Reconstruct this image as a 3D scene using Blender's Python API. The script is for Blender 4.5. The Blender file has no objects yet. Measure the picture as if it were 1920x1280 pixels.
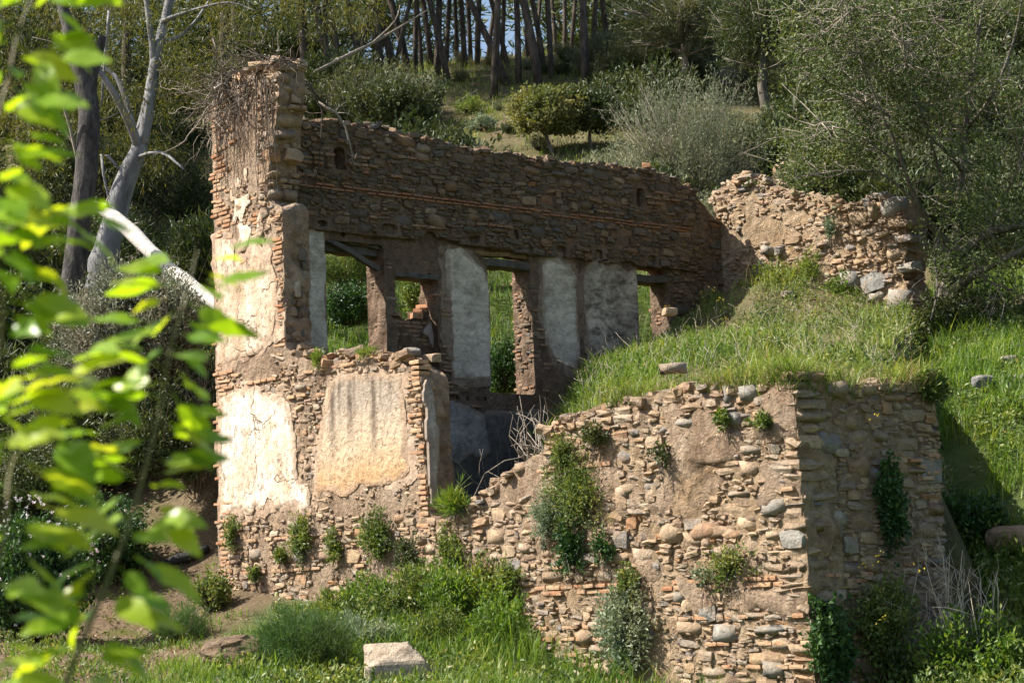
import bpy, math
import numpy as np
from mathutils import Matrix, Vector

# ------------------------------------------------------------------ camera, sky, sun, exposure
scene = bpy.context.scene
col = scene.collection
RAD = math.radians
FPX = 3790.0                     # focal length in pixels of the 1920 px wide photograph
PITCH, ROLL = RAD(7.1), RAD(2.4)
SUN_AZ, SUN_EL = RAD(181.0), RAD(48.0)   # azimuth of the sun measured from +X, counter-clockwise
EXPOSURE = 1.15

_F = np.array([0, math.cos(PITCH), math.sin(PITCH)])
_R0 = np.array([1.0, 0, 0]); _U0 = np.array([0, -math.sin(PITCH), math.cos(PITCH)])
_R = math.cos(ROLL) * _R0 - math.sin(ROLL) * _U0
_U = math.sin(ROLL) * _R0 + math.cos(ROLL) * _U0

cam_d = bpy.data.cameras.new('camera')
cam = bpy.data.objects.new('camera', cam_d); col.objects.link(cam)
cam_d.sensor_width = 36; cam_d.lens = FPX / 1920 * 36
cam_d.clip_start = 0.1; cam_d.clip_end = 2000
cam_d.dof.use_dof = True; cam_d.dof.focus_distance = 26.0; cam_d.dof.aperture_fstop = 6.8
m = Matrix.Identity(4)
for i in range(3):
    m[i][0], m[i][1], m[i][2] = _R[i], _U[i], -_F[i]
cam.matrix_world = m
scene.camera = cam

world = bpy.data.worlds.new('World'); scene.world = world
world.use_nodes = True
wn, wl = world.node_tree.nodes, world.node_tree.links
sky = wn.new('ShaderNodeTexSky'); sky.sky_type = 'NISHITA'; sky.sun_disc = False
sky.sun_elevation = SUN_EL
# sky sun_rotation 0 puts the sun towards +Y, growing clockwise seen from above
sky.sun_rotation = RAD(90) - SUN_AZ
sky.air_density = 1.0; sky.dust_density = 2.2; sky.ozone_density = 0.8
bg = wn['Background']; bg.inputs['Strength'].default_value = 0.085
wl.new(sky.outputs[0], bg.inputs['Color'])

sun_d = bpy.data.lights.new('sun', 'SUN'); sun_d.energy = 5.0; sun_d.angle = RAD(0.55)
sun_d.color = (1.0, 0.94, 0.84)
sun = bpy.data.objects.new('sun', sun_d); col.objects.link(sun)
sdir = Vector((math.cos(SUN_EL) * math.cos(SUN_AZ), math.cos(SUN_EL) * math.sin(SUN_AZ), math.sin(SUN_EL)))
sun.rotation_euler = sdir.to_track_quat('Z', 'Y').to_euler()
sun.location = (-30, 10, 40)

scene.render.engine = 'CYCLES'
scene.view_settings.view_transform = 'Standard'; scene.view_settings.look = 'None'
scene.view_settings.exposure = EXPOSURE; scene.view_settings.gamma = 1.0
scene.view_settings.use_curve_mapping = False
scene.cycles.use_denoising = True
scene.cycles.max_bounces = 6; scene.cycles.diffuse_bounces = 3; scene.cycles.glossy_bounces = 2
scene.cycles.transmission_bounces = 4; scene.cycles.transparent_max_bounces = 4
scene.cycles.caustics_reflective = False; scene.cycles.caustics_refractive = False

rng = np.random.default_rng(11)

# ------------------------------------------------------------------ helpers: rays, noise, meshes
def ray(px, py):
    d = _F + _R * ((px - 960) / FPX) + _U * ((640 - py) / FPX)
    return d / d[1]                       # unit step in Y (depth)

def at_y(px, py, Y):
    return ray(px, py) * Y

def project(P):
    P = np.asarray(P, float)
    z = P @ _F
    return 960 + FPX * (P @ _R) / z, 640 - FPX * (P @ _U) / z, z

def _h(ix, iy, iz, seed):
    ix = ix.astype(np.int64); iy = iy.astype(np.int64); iz = iz.astype(np.int64)
    n = (ix * 374761393 + iy * 668265263 + iz * 2147483647 + seed * 974634777) & 0xFFFFFFFF
    n = ((n ^ (n >> 13)) * 1274126177) & 0xFFFFFFFF
    n = ((n ^ (n >> 16)) * 2246822519) & 0xFFFFFFFF
    return ((n ^ (n >> 15)) & 0xFFFFFF) / float(0xFFFFFF) * 2 - 1

def noise(x, y, z=0.0, seed=0):
    x, y, z = np.broadcast_arrays(np.asarray(x, float), np.asarray(y, float), np.asarray(z, float))
    xi, yi, zi = np.floor(x), np.floor(y), np.floor(z)
    fx, fy, fz = x - xi, y - yi, z - zi
    fx, fy, fz = [f * f * (3 - 2 * f) for f in (fx, fy, fz)]
    r = 0
    for a in (0, 1):
        for b in (0, 1):
            for c in (0, 1):
                w = (fx if a else 1 - fx) * (fy if b else 1 - fy) * (fz if c else 1 - fz)
                r = r + w * _h(xi + a, yi + b, zi + c, seed)
    return r

def fbm(x, y, z=0.0, o=3, seed=0):
    r = 0; a = 1.0; f = 1.0; t = 0
    for k in range(o):
        r = r + a * noise(np.asarray(x) * f + 7.3 * k, np.asarray(y) * f - 3.1 * k, np.asarray(z) * f, seed + k)
        t += a; a *= .5; f *= 2.03
    return r / t

def smooth(a, b, x):
    t = np.clip((x - a) / (b - a), 0, 1)
    return t * t * (3 - 2 * t)

def inpoly(px, py, poly):
    px = np.asarray(px, float); py = np.asarray(py, float)
    ins = np.zeros(px.shape, bool)
    n = len(poly)
    for i in range(n):
        x1, y1 = poly[i]; x2, y2 = poly[(i + 1) % n]
        if y1 == y2: continue
        c = ((y1 > py) != (y2 > py)) & (px < (x2 - x1) * (py - y1) / (y2 - y1) + x1)
        ins ^= c
    return ins

def make_mesh(name, V, F, smooth_faces=True):
    """V (n,3); F list of (m,k) index arrays; smooth_faces bool or list matching F"""
    me = bpy.data.meshes.new(name)
    V = np.ascontiguousarray(V, np.float32)
    F = [np.asarray(f, np.int32) for f in F]
    sm = smooth_faces if isinstance(smooth_faces, (list, tuple)) else [smooth_faces] * len(F)
    keep = [(f, s) for f, s in zip(F, sm) if len(f)]
    F = [k[0] for k in keep]; sm = [k[1] for k in keep]
    me.vertices.add(len(V)); me.vertices.foreach_set('co', V.ravel())
    loops = np.concatenate([f.ravel() for f in F])
    tot = np.concatenate([np.full(len(f), f.shape[1], np.int32) for f in F])
    st = np.concatenate([[0], np.cumsum(tot)[:-1]]).astype(np.int32)
    me.loops.add(len(loops)); me.loops.foreach_set('vertex_index', loops)
    me.polygons.add(len(tot)); me.polygons.foreach_set('loop_start', st)
    me.polygons.foreach_set('use_smooth', np.concatenate([np.full(len(f), bool(s)) for f, s in zip(F, sm)]))
    me.update(calc_edges=True)
    return me

class MB:
    """collects pieces of one mesh"""
    def __init__(self): self.V = []; self.Q = []; self.T = []; self.n = 0
    def add(self, V, Q=None, T=None):
        V = np.asarray(V, float)
        if len(V) == 0: return
        if Q is not None and len(Q): self.Q.append(np.asarray(Q) + self.n)
        if T is not None and len(T): self.T.append(np.asarray(T) + self.n)
        self.V.append(V); self.n += len(V)
    def mesh(self, name, origin=(0, 0, 0), smooth_faces=True):
        F = []
        if self.Q: F.append(np.concatenate(self.Q))
        if self.T: F.append(np.concatenate(self.T))
        return make_mesh(name, np.concatenate(self.V) - np.asarray(origin, float), F, smooth_faces)

def tag(o, label=None, cat=None, group=None, kind=None):
    if label: o['label'] = label
    if cat: o['category'] = cat
    if group: o['group'] = group
    if kind: o['kind'] = kind
    return o

def ob(name, me, mat, parent=None, loc=(0, 0, 0)):
    o = bpy.data.objects.new(name, me); col.objects.link(o)
    o.location = loc
    if parent is not None: o.parent = parent
    if mat is not None and len(me.materials) == 0: me.materials.append(mat)
    return o

def thing(name, loc, label, cat, group=None):
    e = bpy.data.objects.new(name, None); col.objects.link(e)
    e.location = tuple(float(a) for a in loc); e.empty_display_size = 0.2
    return tag(e, label, cat, group)

def tube(mb, pts, radii, k=6):
    pts = np.asarray(pts, float); n = len(pts)
    radii = np.broadcast_to(np.asarray(radii, float), (n,))
    d = np.gradient(pts, axis=0)
    d /= np.linalg.norm(d, axis=1)[:, None] + 1e-9
    ref = np.array([0.31, 0.17, 0.93]) if abs(d[:, 2]).mean() < .8 else np.array([0.9, 0.3, 0.1])
    a = np.cross(d, ref); a /= np.linalg.norm(a, axis=1)[:, None] + 1e-9
    b = np.cross(d, a)
    th = np.arange(k) * 2 * math.pi / k
    ring = a[:, None, :] * np.cos(th)[None, :, None] + b[:, None, :] * np.sin(th)[None, :, None]
    V = pts[:, None, :] + ring * radii[:, None, None]
    V = V.reshape(-1, 3)
    i = np.arange(n - 1)[:, None] * k; j = np.arange(k)[None, :]; j2 = (j + 1) % k
    Q = np.stack([i + j, i + j2, i + k + j2, i + k + j], -1).reshape(-1, 4)
    T = []
    if k == 4 or k == 3 or k >= 5:
        c0 = len(V); V = np.vstack([V, pts[0], pts[-1]])
        T = [[c0, (q + 1) % k, q] for q in range(k)] + [[c0 + 1, (n - 1) * k + q, (n - 1) * k + (q + 1) % k] for q in range(k)]
    mb.add(V, Q, T)

def unit(v):
    v = np.asarray(v, float)
    return v / (np.linalg.norm(v, axis=-1, keepdims=True) + 1e-9)

def leaves(mb, P, D, L, W, r, fold=.25):
    """diamond leaves: base P, direction D, length L, width W"""
    n = len(P)
    if n == 0: return
    D = unit(D); L = np.broadcast_to(L, (n,))[:, None]; W = np.broadcast_to(W, (n,))[:, None]
    side = unit(np.cross(D, r.normal(size=(n, 3))))
    nor = np.cross(side, D)
    mid = P + D * L * .45
    V = np.stack([P, mid + side * W * .5 + nor * W * fold, P + D * L, mid - side * W * .5 + nor * W * fold], 1).reshape(-1, 3)
    i = np.arange(n) * 4
    mb.add(V, None, np.concatenate([np.stack([i, i + 1, i + 2], 1), np.stack([i, i + 2, i + 3], 1)]))

def blades(mb, P, h, w, lean, r):
    n = len(P)
    if n == 0: return
    h = np.broadcast_to(h, (n,)); w = np.broadcast_to(w, (n,)); lean = np.broadcast_to(lean, (n,))
    a = r.uniform(0, 2 * math.pi, n); ld = np.stack([np.cos(a), np.sin(a), 0 * a], 1)
    b = a + r.uniform(.8, 2.3, n); sd = np.stack([np.cos(b), np.sin(b), 0 * b], 1)
    Z = np.array([0, 0, 1.0])
    mid = P + Z * (h * .55)[:, None] + ld * (lean * h * .25)[:, None]
    tip = P + Z * (h * r.uniform(.75, 1, n))[:, None] + ld * (lean * h * .8)[:, None]
    hw = (w * .5)[:, None]
    V = np.stack([P - sd * hw, P + sd * hw, mid + sd * hw * .8, mid - sd * hw * .8, tip], 1).reshape(-1, 3)
    i = np.arange(n) * 5
    mb.add(V, np.stack([i, i + 1, i + 2, i + 3], 1), np.stack([i + 3, i + 2, i + 4], 1))

# ------------------------------------------------------------------ house frame: u along the front wall, v along the rear wall
YAW = RAD(40.7)
UD = np.array([math.sin(YAW), -math.cos(YAW), 0]); VD = np.array([math.cos(YAW), math.sin(YAW), 0])
ZD = np.array([0, 0, 1.0])
P0 = ray(395, 1120) * 29.0; P0[2] = 0

def uv2xy(u, v):
    return P0[0] + u * UD[0] + v * VD[0], P0[1] + u * UD[1] + v * VD[1]
def xy2uv(x, y):
    dx, dy = x - P0[0], y - P0[1]
    return dx * UD[0] + dy * UD[1], dx * VD[0] + dy * VD[1]

class Fr:
    """a wall face: s along it, z up, t into the wall"""
    def __init__(self, o, sd, nd): self.o = np.asarray(o, float); self.sd = sd; self.nd = nd
    def P(self, s, t, z):
        s, t, z = np.broadcast_arrays(np.asarray(s, float), np.asarray(t, float), np.asarray(z, float))
        return self.o + s[..., None] * self.sd - t[..., None] * self.nd + z[..., None] * ZD
    def px(self, x, y):
        d = ray(x, y); k = (self.o @ self.nd) / (d @ self.nd); p = d * k - self.o
        return float(p @ self.sd), float(p[2])
    def poly(self, L): return [self.px(x, y) for x, y in L]

UB, VB, VC = 11.5, -0.35, 10.3
F_FRONT = Fr(P0, UD, -VD)
F_BLOCK = Fr(P0 + VB * VD, UD, -VD)
F_SIDE = Fr(P0 + UB * UD, VD, UD)
F_LONG = Fr(P0 + .6 * UD, VD, UD)
F_BAND = Fr(P0 + .69 * UD, VD, UD)
F_CROSS = Fr(P0 + VC * VD, UD, -VD)
# ------------------------------------------------------------------ materials
def mat_new(name):
    mt = bpy.data.materials.new(name); mt.use_nodes = True
    nt = mt.node_tree; bs = nt.nodes['Principled BSDF']
    bs.inputs['Roughness'].default_value = .9
    bs.inputs['Specular IOR Level'].default_value = .2
    return mt, nt, bs

def N(nt, t, **k):
    n = nt.nodes.new(t)
    for a, b in k.items(): setattr(n, a, b)
    return n

def nz(nt, scale, detail=4, rough=.6, vec=None, dist=0):
    n = N(nt, 'ShaderNodeTexNoise'); n.inputs['Scale'].default_value = scale
    n.inputs['Detail'].default_value = detail; n.inputs['Roughness'].default_value = rough
    n.inputs['Distortion'].default_value = dist
    if vec is not None: nt.links.new(vec, n.inputs['Vector'])
    return n.outputs['Fac']

def ramp(nt, fac, stops, interp='LINEAR'):
    r = N(nt, 'ShaderNodeValToRGB'); r.color_ramp.interpolation = interp
    e = r.color_ramp.elements
    while len(e) < len(stops): e.new(.5)
    for el, (p, c) in zip(e, stops):
        el.position = p; el.color = (*c, 1) if len(c) == 3 else c
    nt.links.new(fac, r.inputs[0]); return r.outputs[0]

def mix(nt, fac, a, b, mode='MIX'):
    x = N(nt, 'ShaderNodeMix', data_type='RGBA', blend_type=mode)
    for s, v in ((x.inputs[0], fac), (x.inputs[6], a), (x.inputs[7], b)):
        if isinstance(v, (int, float)): s.default_value = v
        elif isinstance(v, tuple): s.default_value = (*v, 1)
        else: nt.links.new(v, s)
    return x.outputs[2]

def math_(nt, op, a, b=None, c=None):
    x = N(nt, 'ShaderNodeMath', operation=op)
    for i, v in enumerate((a, b, c)):
        if v is None: continue
        if isinstance(v, (int, float)): x.inputs[i].default_value = v
        else: nt.links.new(v, x.inputs[i])
    return x.outputs[0]

def bump(nt, bs, h, strength=.5, dist=.02):
    b = N(nt, 'ShaderNodeBump'); b.inputs['Strength'].default_value = strength
    b.inputs['Distance'].default_value = dist
    nt.links.new(h, b.inputs['Height']); nt.links.new(b.outputs[0], bs.inputs['Normal'])

def coord(nt):
    return N(nt, 'ShaderNodeTexCoord').outputs['Object']
def geopos(nt):
    return N(nt, 'ShaderNodeNewGeometry').outputs['Position']
def stretch(nt, vec, sx, sy, sz):
    mp = N(nt, 'ShaderNodeMapping'); mp.inputs['Scale'].default_value = (sx, sy, sz)
    nt.links.new(vec, mp.inputs['Vector']); return mp.outputs[0]

def mortar(name, c1, c2, c3, bs_=1.0):
    mt, nt, bs = mat_new(name); v = geopos(nt)
    base = ramp(nt, nz(nt, 1.6, 8, .7, v, .4), [(.3, c1), (.5, c2), (.68, c3)])
    fine = ramp(nt, nz(nt, 11, 8, .75, v), [(.3, (.5, .49, .48)), (.52, (.98, .97, .96)), (.72, (1.32, 1.28, 1.22))])
    c = mix(nt, 1.0, base, fine, 'MULTIPLY')
    streak = ramp(nt, nz(nt, 2.0, 6, .65, stretch(nt, v, 1.6, 1.6, .3)), [(.5, (1, 1, 1)), (.7, (.62, .58, .54))])
    c = mix(nt, 1.0, c, streak, 'MULTIPLY')
    peb = N(nt, 'ShaderNodeTexVoronoi'); peb.inputs['Scale'].default_value = 19
    nt.links.new(v, peb.inputs['Vector'])
    pk = ramp(nt, peb.outputs['Distance'], [(.15, (1, 1, 1)), (.34, (0, 0, 0))])
    sel = ramp(nt, nz(nt, 7, 2, .5, v), [(.54, (0, 0, 0)), (.6, (.6, .6, .6))])
    ps = math_(nt, 'MULTIPLY', pk, sel)
    c = mix(nt, ps, c, (c3[0] * 1.2, c3[1] * 1.2, c3[2] * 1.2))
    nt.links.new(c, bs.inputs['Base Color'])
    h = math_(nt, 'ADD', math_(nt, 'MULTIPLY', nz(nt, 5, 8, .7, v, .5), 1.3), math_(nt, 'ADD', math_(nt, 'MULTIPLY', nz(nt, 17, 6, .75, v), .55), math_(nt, 'MULTIPLY', ps, .4)))
    bump(nt, bs, h, 1.0 * bs_, .13)
    bs.inputs['Roughness'].default_value = .97
    return mt

M = {}
M['mud'] = mortar('sun_baked_mud_mortar', (.33, .225, .15), (.44, .325, .23), (.53, .42, .315))
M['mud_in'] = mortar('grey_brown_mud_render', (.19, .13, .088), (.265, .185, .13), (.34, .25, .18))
M['coat'] = mortar('brown_base_coat', (.34, .24, .165), (.42, .31, .225), (.48, .375, .285), .35)
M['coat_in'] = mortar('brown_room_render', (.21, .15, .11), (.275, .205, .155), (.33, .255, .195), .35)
M['mud_red'] = mortar('red_earth_mortar', (.36, .235, .14), (.46, .335, .215), (.55, .435, .315))

def piece_rand(nt):
    oi = N(nt, 'ShaderNodeObjectInfo').outputs['Random']
    il = N(nt, 'ShaderNodeNewGeometry').outputs['Random Per Island']
    a = math_(nt, 'ADD', oi, math_(nt, 'MULTIPLY', il, 7.31))
    return math_(nt, 'FRACT', a)

def stone_mat(name, stops, mud, smear=.8):
    mt, nt, bs = mat_new(name); v = geopos(nt); r = piece_rand(nt)
    c = ramp(nt, r, stops, 'LINEAR')
    var = ramp(nt, nz(nt, 8, 8, .75, v), [(.25, (.5, .49, .48)), (.5, (.95, .94, .92)), (.75, (1.38, 1.34, 1.28))])
    c = mix(nt, 1.0, c, var, 'MULTIPLY')
    sm = ramp(nt, nz(nt, 4.5, 8, .7, v), [(.47, (0, 0, 0)), (.6, (smear, smear, smear))])
    c = mix(nt, sm, c, mix(nt, 1.0, mud, ramp(nt, nz(nt, 25, 4, .7, v), [(.3, (.6, .6, .6)), (.7, (1.25, 1.22, 1.2))]), 'MULTIPLY'))
    nt.links.new(c, bs.inputs['Base Color'])
    bump(nt, bs, math_(nt, 'ADD', nz(nt, 22, 8, .75, v), math_(nt, 'MULTIPLY', sm, .3)), 1.0, .045)
    bs.inputs['Roughness'].default_value = .92
    return mt

M['stone'] = stone_mat('rubble_stone', [(0, (.42, .29, .175)), (.15, (.54, .41, .28)), (.3, (.31, .215, .14)), (.45, (.46, .38, .285)),
                                     (.58, (.34, .29, .235)), (.72, (.50, .36, .23)), (.84, (.25, .24, .235)), (.93, (.44, .24, .12)), (1, (.58, .49, .38))], (.42, .30, .205))
M['stone_in'] = stone_mat('dark_rubble_stone', [(0, (.20, .14, .092)), (.2, (.28, .20, .135)), (.4, (.135, .115, .095)), (.55, (.225, .175, .13)),
                                              (.7, (.14, .14, .14)), (.82, (.33, .245, .165)), (.92, (.30, .165, .09)), (1, (.42, .34, .25))], (.24, .165, .11), .7)  # darker rubble tones for the rear wall and inner jambs
M['stone_grey'] = stone_mat('grey_field_stone', [(0, (.30, .29, .27)), (.4, (.38, .36, .32)), (.7, (.24, .245, .25)), (1, (.42, .38, .32))], (.40, .31, .22), .6)

def brick_mat(name, stops, dustc=(.40, .29, .19)):
    mt, nt, bs = mat_new(name); v = geopos(nt); r = piece_rand(nt)
    c = ramp(nt, r, stops)
    c = mix(nt, 1.0, c, ramp(nt, nz(nt, 20, 5, .7, v), [(.3, (.6, .58, .56)), (.7, (1.25, 1.25, 1.22))]), 'MULTIPLY')
    dust = ramp(nt, nz(nt, 5, 4, .6, v), [(.42, (0, 0, 0)), (.62, (.75, .75, .75))])
    c = mix(nt, dust, c, dustc)
    nt.links.new(c, bs.inputs['Base Color']); bump(nt, bs, nz(nt, 40, 5, .7, v), .6, .02)
    return mt
M['brick'] = brick_mat('old_brick', [(0, (.40, .20, .11)), (.3, (.45, .27, .16)), (.6, (.36, .17, .09)), (.8, (.50, .33, .20)), (1, (.33, .19, .12))])
M['brick_in'] = brick_mat('dark_brick', [(0, (.27, .135, .08)), (.3, (.32, .17, .10)), (.6, (.23, .135, .09)), (1, (.38, .24, .15))], (.28, .20, .14))  # darker brick tones for the rear wall
M['brick_line'] = brick_mat('red_brick_course', [(0, (.34, .15, .08)), (.5, (.42, .19, .10)), (1, (.28, .14, .085))], (.25, .165, .11))

def edge_fade(nt, c, col, v, amt=.85, hi=.55):
    at = N(nt, 'ShaderNodeAttribute', attribute_name='edge').outputs['Fac']
    f = math_(nt, 'ADD', at, math_(nt, 'MULTIPLY', math_(nt, 'SUBTRACT', nz(nt, 5, 7, .72, v), .5), 1.5))
    return mix(nt, ramp(nt, f, [(hi * .2, (amt, amt, amt)), (hi, (0, 0, 0))]), c, col)

def plaster_white(name, stops, stain, fleck):
    mt, nt, bs = mat_new(name); v = geopos(nt)
    c = ramp(nt, nz(nt, 1.5, 8, .68, v), stops)
    st = nz(nt, 2.8, 7, .72, stretch(nt, v, 1, 1, .5), .3)
    c = mix(nt, ramp(nt, st, [(.5, (0, 0, 0)), (.68, (.8, .8, .8))]), c, stain)
    sp = ramp(nt, nz(nt, 13, 5, .78, stretch(nt, v, 1, 1, .55)), [(.54, (0, 0, 0)), (.63, (1, 1, 1))])
    gate = ramp(nt, nz(nt, 2.2, 4, .65, v), [(.40, (.1, .1, .1)), (.58, (.9, .9, .9))])
    spg = math_(nt, 'MULTIPLY', sp, gate)
    c = mix(nt, spg, c, fleck)
    vo = N(nt, 'ShaderNodeTexVoronoi', feature='DISTANCE_TO_EDGE'); vo.inputs['Scale'].default_value = 1.5
    wv = N(nt, 'ShaderNodeTexNoise'); wv.inputs['Scale'].default_value = 3.0; wv.inputs['Detail'].default_value = 5; nt.links.new(v, wv.inputs['Vector'])
    nt.links.new(mix(nt, .35, v, wv.outputs['Color']), vo.inputs['Vector'])
    ck = math_(nt, 'MULTIPLY', ramp(nt, vo.outputs['Distance'], [(.0, (1, 1, 1)), (.018, (0, 0, 0))]), ramp(nt, nz(nt, 1.7, 3, .6, v), [(.45, (0, 0, 0)), (.55, (.9, .9, .9))]))
    c = edge_fade(nt, c, (.44, .32, .225), v)
    c = mix(nt, ck, c, (.22, .15, .10))
    grime = ramp(nt, nz(nt, 3.5, 6, .7, stretch(nt, v, 2.2, 2.2, .25)), [(.52, (0, 0, 0)), (.72, (.45, .45, .45))])
    c = mix(nt, grime, c, (.40, .30, .21))
    nt.links.new(c, bs.inputs['Base Color'])
    bump(nt, bs, math_(nt, 'ADD', nz(nt, 8, 8, .72, v), math_(nt, 'MULTIPLY', math_(nt, 'ADD', spg, ck), -.5)), .8, .06)
    return mt
M['plaster'] = plaster_white('white_lime_plaster', [(.3, (.56, .42, .28)), (.42, (.68, .56, .43)), (.54, (.75, .67, .57)), (.75, (.80, .75, .67))], (.58, .38, .22), (.42, .28, .18))
M['cream'] = plaster_white('cream_lime_plaster', [(.3, (.44, .31, .20)), (.44, (.56, .43, .31)), (.56, (.66, .55, .43)), (.75, (.73, .64, .53))], (.50, .33, .20), (.36, .245, .16))

def plaster_ochre():
    mt, nt, bs = mat_new('ochre_stained_plaster'); tc = coord(nt)   # object space: x along wall, z up
    big = nz(nt, 1.4, 6, .65, tc)
    sep = N(nt, 'ShaderNodeSeparateXYZ'); nt.links.new(tc, sep.inputs[0])
    hgt = math_(nt, 'ADD', sep.outputs['Z'], math_(nt, 'MULTIPLY', math_(nt, 'SUBTRACT', big, .5), .9))
    c = ramp(nt, math_(nt, 'DIVIDE', hgt, 3.0), [(.42, (.46, .245, .11)), (.52, (.52, .33, .175)), (.66, (.54, .415, .285)), (.85, (.45, .375, .295))])
    # drip stains with their own places
    wob = math_(nt, 'MULTIPLY', math_(nt, 'SUBTRACT', nz(nt, 1.1, 3, .6, tc), .5), .10)
    xs = math_(nt, 'ADD', sep.outputs['X'], wob)
    tot = None
    for x0, w, z0 in ((3.12, .055, 1.75), (3.52, .045, 1.9), (3.62, .03, 2.15), (4.03, .05, 1.7), (4.4, .035, 2.25), (3.3, .03, 2.2), (4.2, .03, 2.3)):
        d = math_(nt, 'ABSOLUTE', math_(nt, 'SUBTRACT', xs, x0))
        a = ramp(nt, math_(nt, 'DIVIDE', d, w * 2), [(.25, (1, 1, 1)), (1, (0, 0, 0))])
        f = math_(nt, 'MULTIPLY', a, ramp(nt, math_(nt, 'SUBTRACT', sep.outputs['Z'], z0), [(.0, (0, 0, 0)), (.55, (1, 1, 1))]))
        tot = f if tot is None else math_(nt, 'MAXIMUM', tot, f)
    grey = ramp(nt, math_(nt, 'MULTIPLY', hgt, .333), [(.78, (0, 0, 0)), (1.0, (.8, .8, .8))])
    mott = ramp(nt, nz(nt, 6, 4, .7, stretch(nt, tc, 2, 2, .4)), [(.3, (.45, .45, .45)), (.6, (1, 1, 1))])
    tot = math_(nt, 'MULTIPLY', math_(nt, 'MAXIMUM', math_(nt, 'MULTIPLY', tot, 1.0), math_(nt, 'MULTIPLY', grey, .6)), mott)
    c = mix(nt, tot, c, (.13, .10, .075))
    sp = ramp(nt, nz(nt, 14, 5, .78, tc), [(.55, (0, 0, 0)), (.64, (.75, .75, .75))])
    c = edge_fade(nt, c, (.42, .30, .205), tc)
    c = mix(nt, sp, c, (.38, .24, .13))
    nt.links.new(c, bs.inputs['Base Color'])
    bump(nt, bs, math_(nt, 'ADD', nz(nt, 11, 6, .7, tc), math_(nt, 'MULTIPLY', sp, -.4)), .8, .06)
    return mt
M['ochre'] = plaster_ochre()

def plaster_grey(name, c1, c2, c3, dirt, amt=.7):
    mt, nt, bs = mat_new(name); v = geopos(nt)
    c = ramp(nt, nz(nt, 2.2, 8, .7, v), [(.3, c1), (.5, c2), (.7, c3)])
    d = nz(nt, 3.0, 8, .75, stretch(nt, v, 1, 1, 2.0), .6)
    c = mix(nt, ramp(nt, d, [(.42, (0, 0, 0)), (.63, (amt, amt, amt))]), c, dirt)
    lo = nz(nt, .9, 4, .6, stretch(nt, v, 1, 1, 1.6))
    c = mix(nt, 1.0, c, ramp(nt, lo, [(.3, (.7, .69, .68)), (.65, (1.1, 1.1, 1.1))]), 'MULTIPLY')
    sp = ramp(nt, nz(nt, 15, 5, .8, v), [(.54, (0, 0, 0)), (.63, (.7, .7, .7))])
    c = mix(nt, sp, c, dirt)
    c = edge_fade(nt, c, (.27, .20, .15), v, .7, .32)
    nt.links.new(c, bs.inputs['Base Color']); bump(nt, bs, nz(nt, 10, 7, .72, v), .6, .04)
    return mt
M['grey'] = plaster_grey('grey_white_room_plaster', (.52, .45, .365), (.70, .625, .525), (.79, .72, .62), (.25, .205, .155), .75)
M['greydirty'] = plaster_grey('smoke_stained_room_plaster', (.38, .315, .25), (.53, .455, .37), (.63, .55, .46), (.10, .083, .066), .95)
M['greydark'] = plaster_grey('dark_lower_plaster', (.13, .115, .10), (.18, .16, .14), (.23, .205, .18), (.07, .065, .06), .7)  # darkest grey-brown of the room plasters
M['greylow'] = plaster_grey('worn_grey_plaster', (.30, .28, .25), (.40, .375, .34), (.48, .455, .42), (.13, .115, .10), .8)
M['pink'] = plaster_grey('pale_pink_plaster', (.46, .38, .35), (.55, .46, .43), (.6, .53, .5), (.3, .22, .19), .4)

def wood(name, c1, c2):
    mt, nt, bs = mat_new(name); tc = coord(nt); v = stretch(nt, tc, 3, 3, 3)
    c = ramp(nt, nz(nt, 3, 6, .7, v), [(.3, c1), (.7, c2)]); nt.links.new(c, bs.inputs['Base Color'])
    bump(nt, bs, nz(nt, 9, 5, .7, v), .6, .03); return mt
M['wood'] = wood('weathered_grey_wood', (.06, .052, .046), (.16, .145, .13))
M['woodbrown'] = wood('brown_lintel_wood', (.16, .10, .045), (.30, .20, .10))
M['char'] = wood('charred_wood', (.012, .012, .012), (.05, .048, .046))
M['twig'] = wood('dry_grey_twig', (.20, .165, .13), (.36, .31, .26))
M['twigdark'] = wood('dark_twig', (.055, .045, .035), (.13, .105, .08))
M['straw'] = wood('pale_dry_stalk', (.40, .34, .25), (.60, .52, .41))
M['bone'] = wood('bleached_bark', (.42, .39, .35), (.66, .63, .58))

def bark(name, c1, c2, c3, sc=6):
    mt, nt, bs = mat_new(name); v = geopos(nt)
    f = nz(nt, sc, 6, .7, stretch(nt, v, 1, 1, .35), .3)
    c = ramp(nt, f, [(.32, c1), (.5, c2), (.66, c3)]); nt.links.new(c, bs.inputs['Base Color'])
    bump(nt, bs, nz(nt, sc * 3, 5, .7, stretch(nt, v, 1, 1, .3)), .9, .05); return mt
M['pinebark'] = bark('pine_bark', (.035, .028, .024), (.085, .068, .056), (.16, .13, .105), 7)
M['snagbark'] = bark('dark_fissured_bark', (.03, .026, .024), (.075, .068, .064), (.15, .138, .128), 9)
M['euc'] = bark('smooth_eucalyptus_bark', (.08, .075, .07), (.20, .20, .205), (.33, .32, .31), 2.2)  # bark tones darkened to stand in for shade from the canopy
M['oakbark'] = bark('grey_oak_bark', (.07, .058, .045), (.15, .13, .105), (.24, .215, .18), 8)

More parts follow.
